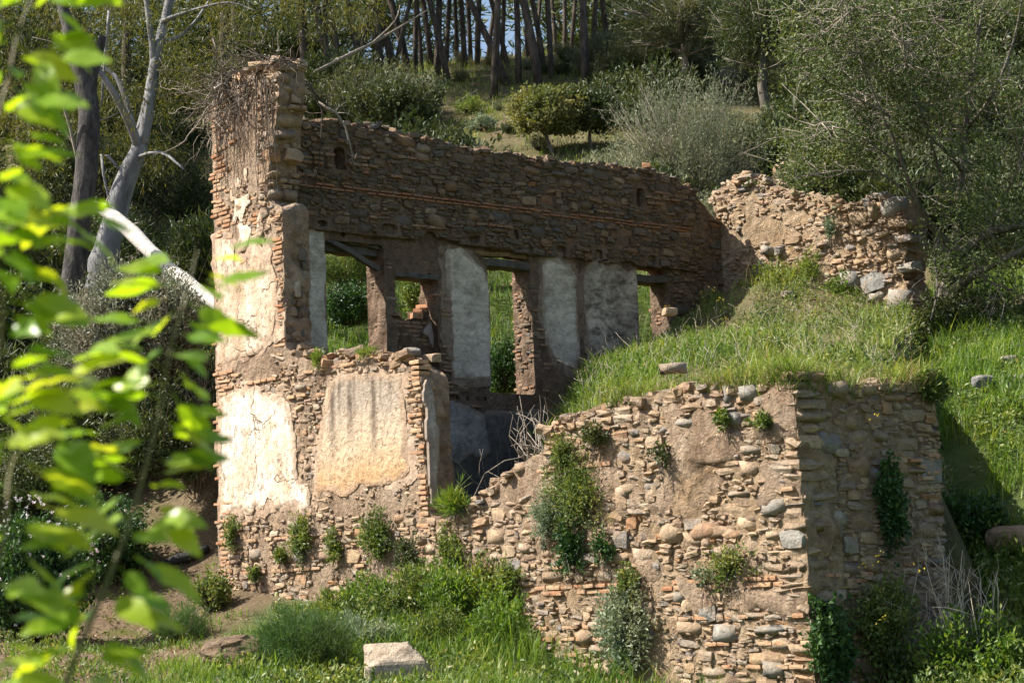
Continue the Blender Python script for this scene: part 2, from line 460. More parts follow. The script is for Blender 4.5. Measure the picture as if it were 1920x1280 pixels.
def leafm(name, stops, trans=.35, tcol=None, rough=.5, spec=.35, patch=1.3):
    mt, nt, bs = mat_new(name)
    r = piece_rand(nt); c = ramp(nt, r, stops)
    if patch: c = mix(nt, 1.0, c, ramp(nt, nz(nt, patch, 4, .6, geopos(nt)), [(.32, (.62, .70, .62)), (.5, (1, 1, 1)), (.68, (1.35, 1.12, 1.1))]), 'MULTIPLY')
    nt.links.new(c, bs.inputs['Base Color']); bs.inputs['Roughness'].default_value = rough
    bs.inputs['Specular IOR Level'].default_value = spec
    tr = N(nt, 'ShaderNodeBsdfTranslucent')
    tc = mix(nt, 1.0, c, tcol or (1.5, 1.45, .6), 'MULTIPLY')
    nt.links.new(tc, tr.inputs['Color'])
    ms = N(nt, 'ShaderNodeMixShader'); ms.inputs[0].default_value = trans
    nt.links.new(bs.outputs[0], ms.inputs[1]); nt.links.new(tr.outputs[0], ms.inputs[2])
    nt.links.new(ms.outputs[0], nt.nodes['Material Output'].inputs['Surface'])
    return mt
M['grass'] = leafm('spring_grass', [(0, (.08, .14, .022)), (.35, (.14, .22, .035)), (.65, (.20, .275, .055)), (.88, (.27, .30, .09)), (1, (.34, .31, .16))], .35)
M['grasslush'] = leafm('lush_grass', [(0, (.06, .12, .016)), (.4, (.10, .19, .025)), (.75, (.16, .25, .04)), (1, (.24, .29, .08))], .4)
M['grassdry'] = leafm('dry_straw', [(0, (.30, .24, .13)), (.5, (.38, .31, .19)), (1, (.24, .20, .13))], .2, (1.2, 1.1, .9))
M['herb'] = leafm('leafy_weeds', [(0, (.05, .085, .02)), (.35, (.10, .155, .035)), (.7, (.16, .22, .05)), (.92, (.25, .285, .09)), (1, (.30, .27, .14))], .3)
M['herbpale'] = leafm('grey_green_weeds', [(0, (.13, .18, .11)), (.5, (.19, .25, .155)), (1, (.27, .33, .22))], .25, (1.2, 1.2, .8))
M['fennel'] = leafm('feathery_fennel', [(0, (.045, .10, .03)), (.5, (.07, .14, .04)), (1, (.11, .19, .055))], .3)
M['ivy'] = leafm('ivy_leaves', [(0, (.022, .06, .018)), (.6, (.04, .10, .026)), (1, (.08, .16, .04))], .2)
M['olive'] = leafm('silver_olive_leaves', [(0, (.12, .145, .075)), (.5, (.195, .22, .125)), (1, (.29, .31, .20))], .25, (1.2, 1.2, .9))
M['bushgrey'] = leafm('silver_bush_leaves', [(0, (.15, .165, .11)), (.5, (.24, .26, .185)), (.8, (.34, .355, .28)), (1, (.24, .18, .11))], .2, (1.1, 1.1, .9))
M['pine'] = leafm('pine_needles', [(0, (.03, .052, .016)), (.5, (.06, .088, .026)), (1, (.11, .13, .044))], .2)
M['pinelight'] = leafm('pale_olive_pine_needles', [(0, (.06, .08, .03)), (.5, (.10, .12, .05)), (1, (.15, .155, .08))], .25)  # paler olive than the ridge pine needles
M['eucleaf'] = leafm('eucalyptus_leaves', [(0, (.055, .068, .018)), (.5, (.10, .115, .028)), (1, (.17, .16, .04))], .35)
M['oak'] = leafm('holm_oak_leaves', [(0, (.045, .068, .022)), (.5, (.085, .12, .04)), (.85, (.14, .18, .06)), (1, (.20, .225, .11))], .22, rough=.55, spec=.22)
M['oaklight'] = leafm('pale_young_oak_leaves', [(0, (.11, .13, .04)), (.5, (.17, .19, .07)), (1, (.25, .26, .12))], .3)
M['scrub'] = leafm('dark_scrub_leaves', [(0, (.032, .05, .018)), (.5, (.06, .085, .028)), (1, (.115, .135, .052))], .2)
M['cherry'] = leafm('bright_young_leaf', [(0, (.14, .26, .02)), (.4, (.23, .36, .025)), (.8, (.32, .43, .035)), (1, (.42, .46, .06))], .5, (1.8, 1.7, .4), .35, .5, 0)
M['flower'] = leafm('pale_pink_petals', [(0, (.62, .52, .58)), (1, (.78, .72, .76))], .3, (1, 1, 1))
M['yellow'] = leafm('yellow_petals', [(0, (.70, .50, .03)), (1, (.78, .62, .05))], .3, (1, 1, .6))
M['stemgreen'] = leafm('green_stem', [(0, (.12, .13, .04)), (1, (.2, .15, .07))], .1)

def ground_mat():
    mt, nt, bs = mat_new('hillside_earth'); v = geopos(nt)
    soil = ramp(nt, nz(nt, .9, 6, .65, v), [(.3, (.12, .078, .05)), (.5, (.19, .13, .085)), (.7, (.27, .20, .135))])
    soil = mix(nt, 1.0, soil, ramp(nt, nz(nt, 19, 5, .75, v), [(.3, (.5, .5, .5)), (.7, (1.35, 1.3, 1.25))]), 'MULTIPLY')
    litter = ramp(nt, nz(nt, 34, 4, .8, v), [(.55, (0, 0, 0)), (.62, (.6, .6, .6))])
    soil = mix(nt, litter, soil, (.36, .30, .22))
    gr = ramp(nt, nz(nt, 2.5, 5, .7, v), [(.35, (.055, .085, .02)), (.6, (.10, .14, .035)), (.8, (.17, .17, .07))])
    at = N(nt, 'ShaderNodeAttribute', attribute_name='green')
    c = mix(nt, math_(nt, 'MULTIPLY', at.outputs['Fac'], ramp(nt, nz(nt, 1.4, 5, .6, v), [(.3, (.6, .6, .6)), (.5, (1, 1, 1))])), soil, gr)
    nt.links.new(c, bs.inputs['Base Color'])
    bump(nt, bs, nz(nt, 9, 7, .75, v), .9, .12); bs.inputs['Roughness'].default_value = .98
    return mt
M['ground'] = ground_mat()
# ------------------------------------------------------------------ terrain
CP = np.array([
 (-14, 0, -2.6), (0, 0, -2.3), (14, 0, -2.2), (-9, 12, -1.6), (0, 12, -1.7), (9, 12, -1.6),
 (-3, 19, -1.0), (0.5, 19, -1.25), (3, 18.5, -1.6), (6, 18, -1.1), (-7, 20, -.75), (-7, 24.5, -.35), (-3.6, 26.6, -.3), (-1, 24.6, -.25), (0, 22.6, -.75), (.6, 21.8, -1.15), (1.4, 21.0, -1.4),
 (2.6, 19.8, -1.6), (5.2, 20.6, -.9), (5.7, 22.0, -.1), (6.3, 23.4, .9), (6.2, 25, 1.8), (6.8, 27, 2.6), (7.5, 29.5, 3.2), (8, 33, 4.3), (9.5, 24, 1.3), (9.5, 27, 2.6), (9, 38, 6.3), (12, 30, 3.3), (12, 22, 0.2), (16, 26, 1.5),
 (-4.9, 28.6, -.1), (-6, 29.6, .35), (-7, 32, 1.7), (-8.5, 35, 3.4), (-10, 29, .9), (-13, 32, 2.2), (-7, 40, 6.2), (-12, 40, 6.2), (-10, 50, 11), (-5, 30.5, 1.3),
 (-3.6, 31.2, 2.7), (-1.2, 33, 3.0), (1.8, 35.4, 3.7), (0, 38, 5.7), (4, 40, 6.9), (8, 43, 8.6), (0, 45, 9.4), (0, 52, 12.7), (6, 52, 12.7), (12, 52, 12.8),
 (0, 60, 16.0), (-6, 58, 15.1), (-10, 60, 15.2), (10, 60, 16.1), (-5, 67, 17.6), (2, 67, 18.1), (8, 67, 18.2), (0, 76, 19.4), (-16, 72, 16.5), (15, 74, 19.4), (0, 95, 12), (-28, 95, 12), (28, 95, 12), (22, 50, 11.5), (-22, 50, 10.5), (28, 28, 2.5), (-28, 28, 1.5), (28, 5, -2.5), (-28, 5, -2.5)], float)
def _tps():
    d = np.linalg.norm(CP[:, None, :2] - CP[None, :, :2], axis=2)
    K = np.where(d > 0, d * d * np.log(d + 1e-9), 0) + np.eye(len(CP)) * .6
    Pm = np.c_[np.ones(len(CP)), CP[:, :2]]
    A = np.block([[K, Pm], [Pm.T, np.zeros((3, 3))]])
    return np.linalg.solve(A, np.r_[CP[:, 2], 0, 0, 0])
TW = _tps()
def h_smooth(x, y):
    x = np.clip(np.asarray(x, float), -28, 28); y = np.clip(np.asarray(y, float), 0, 95)
    sh = x.shape; x = x.ravel(); y = y.ravel(); out = np.empty_like(x)
    for a in range(0, len(x), 20000):
        xx, yy = x[a:a + 20000], y[a:a + 20000]
        d2 = (xx[:, None] - CP[None, :, 0]) ** 2 + (yy[:, None] - CP[None, :, 1]) ** 2
        out[a:a + 20000] = (.5 * d2 * np.log(d2 + 1e-12)) @ TW[:len(CP)] + TW[-3] + TW[-2] * xx + TW[-1] * yy
    return out.reshape(sh)
def mound_edge(u, v):
    return ((5.0 - 10.8) * (v - 2.3) - (10.3 - 2.3) * (u - 10.8)) / math.hypot(5.8, 8.0)
def ground_z(x, y):
    x = np.asarray(x, float); y = np.asarray(y, float)
    h = h_smooth(x, y)
    u, v = xy2uv(x, y)
    ins = smooth(.05, .5, u) * smooth(11.8, 11.1, u) * smooth(.0, .4, v) * smooth(10.9, 10.4, v)
    e = mound_edge(u, v)
    ins = ins * np.where(v < 2.3, 1.0, smooth(-.1, .7, e))
    h = h * (1 - ins) + np.minimum(h, .72) * ins
    far = smooth(95, 140, y) + smooth(28, 60, np.abs(x))
    return h + (.10 * fbm(x * .7, y * .7, 0, 4, 5) + .03 * fbm(x * 3, y * 3, 0, 2, 9)) * (1 + far)

def green_mask(x, y):
    u, v = xy2uv(x, y)
    g = .25 + .6 * fbm(x * .35, y * .35, 0, 3, 21)
    g = np.maximum(g, smooth(.5, -.5, u) * smooth(-9, -5, u) * smooth(.5, 2, v) * smooth(14, 11, v))
    g = np.maximum(g, smooth(4.5, 6, x) * smooth(34, 30, y) * 1.0)
    g = np.maximum(g, smooth(-4.3, -3.3, x) * smooth(28, 27, y))
    g = g * (1 - .75 * smooth(-3.8, -4.8, x) * smooth(32, 29, y))
    g = np.maximum(g, .6 * smooth(38, 42, y) * (.75 + .5 * fbm(x * .9, y * .9, 0, 3, 23)))
    return np.clip(g, 0, 1)

def build_ground():
    xs = np.concatenate([-np.geomspace(400, 27, 14), np.arange(-26, 26.01, .26), np.geomspace(27, 400, 14)])
    ys = np.concatenate([[-200, -80, -30, -10, -3], np.arange(0, 16, .5), np.arange(16, 46, .22), np.arange(46, 80, .45), np.geomspace(80, 600, 22)])
    X, Y = np.meshgrid(xs, ys, indexing='ij')
    Z = ground_z(X, Y)
    V = np.stack([X, Y, Z], -1).reshape(-1, 3)
    ny = len(ys)
    i, j = np.meshgrid(np.arange(len(xs) - 1), np.arange(ny - 1), indexing='ij')
    a = (i * ny + j).ravel()
    me = make_mesh('ground', V, [np.stack([a, a + ny, a + ny + 1, a + 1], 1)])
    at = me.attributes.new('green', 'FLOAT', 'POINT')
    at.data.foreach_set('value', green_mask(V[:, 0], V[:, 1]).astype(np.float32))
    tag(ob('ground', me, M['ground']), kind='structure')
build_ground()

def hit(px, py, y0=6.0, y1=120.0):
    d = ray(px, py); Y = np.arange(y0, y1, .05)
    g = ground_z(d[0] * Y, Y) - d[2] * Y
    k = np.argmax(g > 0) if (g > 0).any() else len(Y) - 1
    return d * Y[k]
def on_ground(x, y):
    return np.array([x, y, float(ground_z(np.array([x]), np.array([y]))[0])])

# ------------------------------------------------------------------ wall slabs
def slab(name, fr, poly, mat, parent, origin, holes=(), res=.05, thick=.5, amp=.03, warp=.05, wf=2.5, layers=4, seed=0,
         front=0.0, local=False, edge_amp=None, ampf=3.0, erode=None, feather=0.0, sm_it=2, back=True):
    """a slab of wall with a rough outline: poly and holes are in (s, z) of the face fr"""
    P = np.array(poly)
    s0, s1 = P[:, 0].min() - .15, P[:, 0].max() + .15; z0, z1 = P[:, 1].min() - .15, P[:, 1].max() + .15
    ns, nzz = int((s1 - s0) / res) + 1, int((z1 - z0) / res) + 1
    cs = s0 + (np.arange(ns) + .5) * res; cz = z0 + (np.arange(nzz) + .5) * res
    S, Zc = np.meshgrid(cs, cz, indexing='ij')
    ws = S + warp * fbm(S * wf, Zc * wf, 0, 5, seed + 31); wz = Zc + warp * fbm(S * wf, Zc * wf, 5.5, 5, seed + 57)
    mk = inpoly(ws, wz, poly)
    for hl in holes: mk &= ~inpoly(S + .4 * (ws - S), Zc + .4 * (wz - Zc), hl)
    if erode is not None:
        d0 = np.full(S.shape, 9.0)
        for q in range(len(poly)):
            ax, az = poly[q]; bx, bz = poly[(q + 1) % len(poly)]
            L2 = (bx - ax) ** 2 + (bz - az) ** 2 + 1e-9
            tt = np.clip(((S - ax) * (bx - ax) + (Zc - az) * (bz - az)) / L2, 0, 1)
            d0 = np.minimum(d0, np.hypot(S - ax - tt * (bx - ax), Zc - az - tt * (bz - az)))
        mk &= (fbm(S * 3.2, Zc * 2.2, 1.5, 4, seed + 90) < erode + d0 * .9)
        cnt = sum(np.roll(np.roll(mk, a, 0), b, 1).astype(int) for a in (-1, 0, 1) for b in (-1, 0, 1))
        mk = mk & (cnt >= 4)
    ii, jj = np.nonzero(mk)
    vid = lambda a, b: a * (nzz + 1) + b
    gs = s0 + np.arange(ns + 1) * res; gz = z0 + np.arange(nzz + 1) * res
    GS, GZ = np.meshgrid(gs, gz, indexing='ij'); GS = GS.ravel().copy(); GZ = GZ.ravel().copy()
    Q = np.stack([vid(ii, jj), vid(ii + 1, jj), vid(ii + 1, jj + 1), vid(ii, jj + 1)], 1)
    pad = np.pad(mk, 1)
    E = []
    for di, dj, e in ((-1, 0, (0, 1, 0, 0)), (1, 0, (1, 0, 1, 1)), (0, -1, (0, 0, 1, 0)), (0, 1, (1, 1, 0, 1))):
        b = mk & ~pad[1 + di:1 + di + ns, 1 + dj:1 + dj + nzz]
        a_, b_ = np.nonzero(b)
        E.append(np.stack([vid(a_ + e[0], b_ + e[1]), vid(a_ + e[2], b_ + e[3])], 1))
    E = np.concatenate(E)
    for _ in range(sm_it):                                     # smooth the stair-steps of the outline
        acc = np.zeros((len(GS), 3))
        for a_, b_ in ((0, 1), (1, 0)):
            np.add.at(acc, E[:, a_], np.stack([GS[E[:, b_]], GZ[E[:, b_]], np.ones(len(E))], 1))
        k = acc[:, 2] > 0
        GS[k] = .45 * GS[k] + .55 * acc[k, 0] / acc[k, 2]; GZ[k] = .45 * GZ[k] + .55 * acc[k, 1] / acc[k, 2]
    used = np.unique(Q); mp = np.full(len(GS), -1); mp[used] = np.arange(len(used))
    us, uz = GS[used], GZ[used]
    tf = front - amp * (.75 * fbm(us * ampf, uz * ampf, 0, 4, seed + 3) + .25 * noise(us * 17, uz * 17, 0, seed + 8))
    if feather:
        be = mp[np.unique(E)]; tf[be] += feather * (.5 + .6 * noise(us[be] * 4, uz[be] * 4, 0, seed + 5))
    V = [fr.P(us, tf, uz)]; n = len(used)
    V.append(fr.P(us, np.maximum(thick, tf + .004), uz))
    Qf = mp[Q]; Qb = mp[Q][:, ::-1] + n
    # side strips with their own vertices
    ea = amp if edge_amp is None else edge_amp
    base = 2 * n; eb = np.unique(E); me_ = np.full(len(GS), -1); me_[eb] = np.arange(len(eb)); k = len(eb)
    L = max(1, layers)
    for q in range(L + 1):
        f = q / L
        es, ez = GS[eb], GZ[eb]
        t0 = tf[mp[eb]]
        t = t0 + (np.maximum(thick, t0 + .004) - t0) * f
        j = 0 if q in (0, L) else 1
        es2 = es + j * ea * noise(es * 6, ez * 6, t * 9, seed + 71) * 1.3; ez2 = ez + j * ea * noise(es * 6, ez * 6, t * 9, seed + 72) * 1.3
        V.append(fr.P(es2, t, ez2))
    a_, b_ = me_[E[:, 0]], me_[E[:, 1]]
    Qs = np.concatenate([np.stack([b_ + base + q * k, a_ + base + q * k, a_ + base + (q + 1) * k, b_ + base + (q + 1) * k], 1) for q in range(L)])
    V = np.concatenate(V)
    if local:
        V = V - fr.o
        V = np.stack([V @ fr.sd, V @ (-fr.nd), V[:, 2]], 1)
    else:
        V = V - np.asarray(origin)
    me = make_mesh(name, V, [Qf, Qb if back else Qb[:0], Qs], [True, False, L > 1])
    if erode is not None:
        dv = np.full(n, 9.0)
        for q in range(len(poly)):
            ax, az = poly[q]; bx, bz = poly[(q + 1) % len(poly)]
            L2 = (bx - ax) ** 2 + (bz - az) ** 2 + 1e-9
            tt = np.clip(((us - ax) * (bx - ax) + (uz - az) * (bz - az)) / L2, 0, 1)
            dv = np.minimum(dv, np.hypot(us - ax - tt * (bx - ax), uz - az - tt * (bz - az)))
        val = np.zeros(len(V), np.float32); val[:n] = np.clip(dv / .22, 0, 1)
        me.attributes.new('edge', 'FLOAT', 'POINT').data.foreach_set('value', val)
    o = ob(name, me, mat, parent)
    if local:
        rot = Matrix((tuple(fr.sd), tuple(-fr.nd), (0, 0, 1))).transposed().to_4x4()
        o.matrix_local = Matrix.Translation(Vector(fr.o - np.asarray(origin))) @ rot
    return o

# ------------------------------------------------------------------ stones and bricks
def proto(kind, r):
    g = np.array([(x, y, z) for x in (-1, 0, 1) for y in (-1, 0, 1) for z in (-1, 0, 1) if (x, y, z) != (0, 0, 0)], float)
    idx = {tuple(int(a) for a in p): i for i, p in enumerate(g)}
    Q = []
    for ax in range(3):
        o1, o2 = (ax + 1) % 3, (ax + 2) % 3
        for sg in (-1, 1):
            for a in (-1, 0):
                for b in (-1, 0):
                    c = []
                    for da, db in ((0, 0), (1, 0), (1, 1), (0, 1)):
                        p = [0, 0, 0]; p[ax] = sg; p[o1] = a + da; p[o2] = b + db; c.append(idx[tuple(p)])
                    Q.append(c if sg > 0 else c[::-1])
    if kind == 'brick':
        n = 14; jit = .05
    elif kind == 'round':
        n = 2.6; jit = .10
    else:
        n = r.uniform(3.6, 7); jit = .15
    nn = (np.abs(g) ** n).sum(1) ** (1 / n)
    p = g / nn[:, None] * .5
    if kind != 'brick':                      # pillow face: rounded outline, nearly flat front
        m_ = r.uniform(4.0, 9.0) if kind != 'round' else 2.8
        nx = (np.abs(g[:, 0]) ** m_ + np.abs(g[:, 2]) ** m_) ** (1 / m_); nx[nx == 0] = 1
        p[:, 0] = g[:, 0] / nx * .5; p[:, 2] = g[:, 2] / nx * .5
        rim = np.abs(g[:, [0, 2]]).max(1)
        p[:, 1] = g[:, 1] * .5 * np.where(g[:, 1] != 0, 1 - rim * (.13 if kind != 'round' else .28), 1)
        p[:, [0, 2]] *= np.where(g[:, 1] < 0, .90, 1.0)[:, None]
    p += r.uniform(-1, 1, p.shape) * jit * .5 * (np.array([1, .8, 1]) if kind != 'brick' else np.array([1, .6, .8]))
    if kind == 'flat':
        p[:, 2] += .18 * p[:, 0] * r.uniform(-1, 1)
    return p, np.array(Q)
_pr = np.random.default_rng(5)
PROTO = {k: [proto(k, _pr) for _ in range(n)] for k, n in (('stone', 14), ('flat', 6), ('round', 6), ('brick', 6))}
PMESH = {}
def pmesh(kind, i, mat):
    key = (kind, i, mat.name)
    if key not in PMESH:
        V, Q = PROTO[kind][i]
        me = make_mesh(kind, V, [Q], kind == 'round' or (kind == 'stone' and i % 2 == 0))
        me.materials.append(mat); PMESH[key] = me
    return PMESH[key]

class Pieces:
    """stones or bricks of one thing: the largest in view become objects, the rest one joined part"""
    def __init__(self): self.L = []
    def add(self, fr, s, z, w, h, d, proud, kind, mat, part, r, tilt=.06, yaw=.12):
        c = fr.P(s, -proud + d / 2, z)
        # local axes x = along, y = inward, z = up
        R = np.stack([fr.sd, -fr.nd, ZD], 1)
        a, b, g = r.normal(0, tilt), r.normal(0, yaw), r.normal(0, tilt)
        Ra = np.array([[math.cos(a), 0, math.sin(a)], [0, 1, 0], [-math.sin(a), 0, math.cos(a)]])
        Rb = np.array([[math.cos(b), -math.sin(b), 0], [math.sin(b), math.cos(b), 0], [0, 0, 1]])
        Rg = np.array([[1, 0, 0], [0, math.cos(g), -math.sin(g)], [0, math.sin(g), math.cos(g)]])
        A = R @ Ra @ Rb @ Rg @ np.diag([w, d, h])
        self.L.append((A, c, kind, int(r.integers(len(PROTO[kind]))), mat, part, w * h))
    def finish(self, root, origin, name, rest_name, limit=300, minpx=7.0):
        P = np.array([l[1] for l in self.L]); x, y, dz = project(P)
        pxa = np.array([l[6] for l in self.L]) * (FPX / dz) ** 2
        vis = (x > -20) & (x < 1940) & (y > -20) & (y < 1300)
        order = np.argsort(-(pxa * np.where(vis, 1, .01)))
        rest = {}
        for n, i in enumerate(order):
            A, c, kind, k, mat, part, ar = self.L[i]
            if n < limit and vis[i]:
                o = bpy.data.objects.new(name, pmesh(kind, k, mat)); col.objects.link(o)
                o.parent = part
                Mx = Matrix.Identity(4); q = c - np.asarray(origin)
                for a in range(3):
                    for b in range(3): Mx[a][b] = A[a][b]
                    Mx[a][3] = q[a]
                o.matrix_local = Mx
            else:
                rest.setdefault(mat.name, []).append(i)
        # one joined part; several materials become material slots
        if rest:
            V = []; Q = []; mi = []; n = 0; mats = []
            for mname, ids in rest.items():
                mats.append(bpy.data.materials[mname])
                for i in ids:
                    A, c, kind, k, mat, part, ar = self.L[i]
                    pv, pq = PROTO[kind][k]
                    V.append(pv @ A.T + c - np.asarray(origin)); Q.append(pq + n); n += len(pv)
                    mi.append(np.full(len(pq), len(mats) - 1, np.int32))
            me = make_mesh(rest_name, np.concatenate(V), [np.concatenate(Q)], False)
            for mt in mats: me.materials.append(mt)
            me.polygons.foreach_set('material_index', np.concatenate(mi))
            o = ob(rest_name, me, None, root); tag(o, kind='stuff')

def rubble(pc, fr, part, mask, box, mat, seed, hr=(.06, .17), ar=(1.0, 2.6), cover=.35, proud=(.0, .035), depth=.16, gap=.012, flat=.35, nf=1.6, off=0.0):
    """coursed rubble over box=(s0,s1,z0,z1) where mask is true; mud hides the stones where noise is high"""
    r = np.random.default_rng(seed); s0, s1, z0, z1 = box; z = z0
    while z < z1:
        hc = r.uniform(*hr) * (1.45 if r.random() < .14 else 1); s = s0
        while s < s1 - .03:
            w = min(hc * r.uniform(*ar), s1 - s)
            cs, cz = s + w / 2, z + hc / 2 + .05 * float(noise(s * .8, z * .6, 0, seed)) + r.normal(0, .008)
            if mask(cs, cz) and mask(cs - .4 * w, cz) and mask(cs + .4 * w, cz) and not float(fbm(cs * nf, cz * nf, 0, 3, seed + 2)) * 1.4 > 1 - 2 * cover + .25 * (r.random() - .5):
                kd = 'flat' if hc / w < .42 and r.random() < flat * 2 else ('round' if r.random() < .15 else 'stone')
                pc.add(fr, cs, cz, max(.035, w - gap), max(.025, (hc - gap) * r.uniform(.85, 1.05)), depth * r.uniform(.8, 1.3), r.uniform(*proud) + off, kd, mat, part, r)
            s += w
        z += hc

def pack(pc, fr, part, mask, box, mat, seed, cover=.2, proud=(-.008, .022), depth=.2, big=1.0, nf=1.5, tilt=.09, minw=.0):
    """irregular rubble: big stones first, smaller ones into the gaps"""
    r = np.random.default_rng(seed); s0, s1, z0, z1 = box; gr = .02; c = .06
    n, m_ = int((s1 - s0) / c) + 1, int((z1 - z0) / c) + 1
    ok = np.array([[mask(s0 + (i + .5) * c, z0 + (j + .5) * c) for j in range(m_)] for i in range(n)])
    S, Z = np.meshgrid(s0 + (np.arange(n) + .5) * c, z0 + (np.arange(m_) + .5) * c, indexing='ij')
    ok &= ~(fbm(S * nf, Z * nf, 0, 3, seed + 2) * 1.4 > 1 - 2 * cover)
    occ = ~np.repeat(np.repeat(ok, 3, 0), 3, 1); area = ok.sum() * c * c
    for w0, h0, f in ((.36, .15, .16 * big), (.27, .14, .28 * big), (.26, .08, .45), (.20, .11, .5), (.20, .055, .8), (.14, .085, 1.2), (.13, .045, 2), (.095, .06, 2), (.08, .04, 2.4), (.055, .035, 1.0)):
        if w0 < minw: continue
        for _ in range(int(area / (w0 * h0) * f)):
            w = w0 * r.uniform(.75, 1.3); h = h0 * r.uniform(.75, 1.3)
            i0 = int(r.integers(0, max(1, occ.shape[0] - int(w / gr)))); j0 = int(r.integers(0, max(1, occ.shape[1] - int(h / gr))))
            i1 = i0 + max(1, int(round(w / gr))); j1 = j0 + max(1, int(round(h / gr)))
            sub = occ[i0:i1, j0:j1]
            if i1 > occ.shape[0] or j1 > occ.shape[1] or sub.mean() > .04: continue
            occ[i0:i1, j0:j1] = True
            k = r.random(); kd = 'round' if k < .18 else ('flat' if k < .4 and h / w < .5 else 'stone')
            pc.add(fr, s0 + (i0 + i1) * gr / 2, z0 + (j0 + j1) * gr / 2, w * 1.0, h * 1.0, depth * r.uniform(.8, 1.2), r.uniform(*proud), kd, mat, part, r, tilt, .08)

def quoin(pc, fr, part, edge, z0, z1, sgn, kind, mat, seed, hr=(.05, .15), wr=(.2, .45), dr=(.2, .4), proud=(.0, .03), keep=.9, mask=None):
    """stones stacked along a vertical edge at s = edge, showing on both faces; sgn = side the wall lies on"""
    r = np.random.default_rng(seed); z = z0
    while z < z1:
        h = r.uniform(*hr); w = r.uniform(*wr); c = (edge(z) if callable(edge) else edge) + sgn * (w / 2 + r.uniform(-.02, .03))
        if r.random() < keep and (mask is None or mask(c, z)):
            pc.add(fr, c, z + h / 2, w, h - .01, r.uniform(*dr), r.uniform(*proud), kind if kind != 'mix' else ('flat' if h / w < .35 else 'stone'), mat, part, r, .03, .03)
        z += h + (.012 if kind == 'brick' else 0)

def bricks(pc, fr, part, s0, s1, z0, z1, mat, seed, mask=None, keep=.85, proud=(.005, .03), L=.25, H=.042, gap=.02, off=0.0, tooth=0.0, depth=.13):
    r = np.random.default_rng(seed); z = z0; row = 0
    while z < z1:
        s = s0 - (L * .5 if row % 2 else 0) + r.uniform(-.02, .02) - (r.uniform(0, tooth) if tooth else 0)
        while s < s1 + (r.uniform(-tooth, tooth) if tooth else 0):
            w = L * r.uniform(.55, 1.05); c = s + w / 2
            if r.random() < keep and (mask is None or mask(c, z + H / 2)):
                pc.add(fr, c, z + H / 2, w - .012, H * r.uniform(.85, 1.1), depth, r.uniform(*proud) + off, 'brick', mat, part, r, .025, .04)
            s += w
        z += H + gap; row += 1

def pin(poly):
    return lambda s, z: bool(inpoly(np.array([s]), np.array([z]), poly)[0])
# ------------------------------------------------------------------ the ruined house: tall front wall, rear wall with openings
O_H = np.array([*uv2xy(3.0, .3), 0.0])
house = thing('ruined_house', O_H, 'roofless ruined stone house, tall sunlit corner on the left, long shaded rear wall with openings', 'ruin')
SH, BH = Pieces(), Pieces()

fr_poly = F_FRONT.poly([(414, 1240), (412, 1165), (405, 900), (399, 500), (395, 200), (402, 170), (430, 152), (470, 132), (520, 118), (517, 200), (512, 260), (505, 300),
                        (499, 340), (501, 372), (526, 388), (530, 520), (533, 655), (556, 672), (600, 682), (660, 676), (720, 676), (765, 684), (786, 706),
                        (792, 800), (799, 900), (802, 962), (830, 985), (872, 958), (905, 925), (940, 890), (975, 868), (1015, 852), (1060, 850), (1060, 1290), (414, 1290)])
front = slab('front_wall', F_FRONT, fr_poly, M['mud'], house, O_H, res=.045, thick=.46, amp=.02, warp=.05, layers=6, seed=1, edge_amp=.06, front=.02, ampf=6)

Pup = [(402, 448), (432, 446), (444, 462), (452, 488), (462, 492), (468, 470), (473, 440), (481, 444), (490, 472), (505, 495), (517, 530), (519, 580), (513, 625), (500, 645), (482, 662), (455, 668), (405, 688)]
Plow = [(411, 745), (440, 734), (466, 726), (488, 723), (494, 742), (522, 742), (540, 762), (552, 815), (556, 870), (561, 905), (578, 902), (584, 925), (580, 950), (562, 958), (540, 948), (500, 957), (478, 948), (472, 962), (440, 958), (412, 976)]
Poch = [(616, 716), (640, 702), (700, 698), (752, 700), (757, 760), (762, 830), (766, 885), (752, 900), (700, 912), (672, 914), (650, 928), (628, 918), (606, 922), (597, 938), (589, 912), (592, 870), (603, 800), (612, 760)]
pl_up = F_FRONT.poly(Pup); pl_lo = F_FRONT.poly(Plow); pl_oc = F_FRONT.poly(Poch)
def panel(name, fr, poly, mat, part, label, seed, lift=.006, coat=None, **k):
    k.setdefault('erode', .17 if fr is F_FRONT else .5)
    cx, cz = np.mean(np.array(poly), axis=0)
    if coat is not None:
        big = [(cx + (a - cx) * 1.05 + .07 * np.sign(a - cx), cz + (b - cz) * 1.03 + .07 * np.sign(b - cz)) for a, b in poly]
        if fr is F_FRONT: big = [(max(a, .25), b) for a, b in big]
        slab('base_coat', fr, big, M[coat], part, O_H, res=.04, thick=.03, amp=.012, warp=.16, wf=2.0, layers=1, seed=seed + 300, front=-lift + .012, feather=.016, sm_it=1, erode=.22, back=False, holes=holes if fr is F_LONG else ())
    o = slab(name, fr, poly, mat, part, O_H, back=False, holes=holes if fr is F_LONG else (), res=k.pop('res', .024), thick=.03, amp=.012, warp=.09, wf=2.2, layers=1, seed=seed, front=-lift, feather=.016, sm_it=1, **k)
    o['label'] = label; return o
panel('plaster_panel', F_FRONT, pl_up, M['cream'], front, 'cream lime plaster left on the upper front wall', 2, coat='coat')
panel('plaster_panel', F_FRONT, pl_lo, M['plaster'], front, 'white lime plaster on the lower front wall', 3, coat='coat')
panel('plaster_panel', F_FRONT, pl_oc, M['ochre'], front, 'ochre plaster with dark drip stains beside the doorway', 4, local=True, erode=.25, coat='coat')
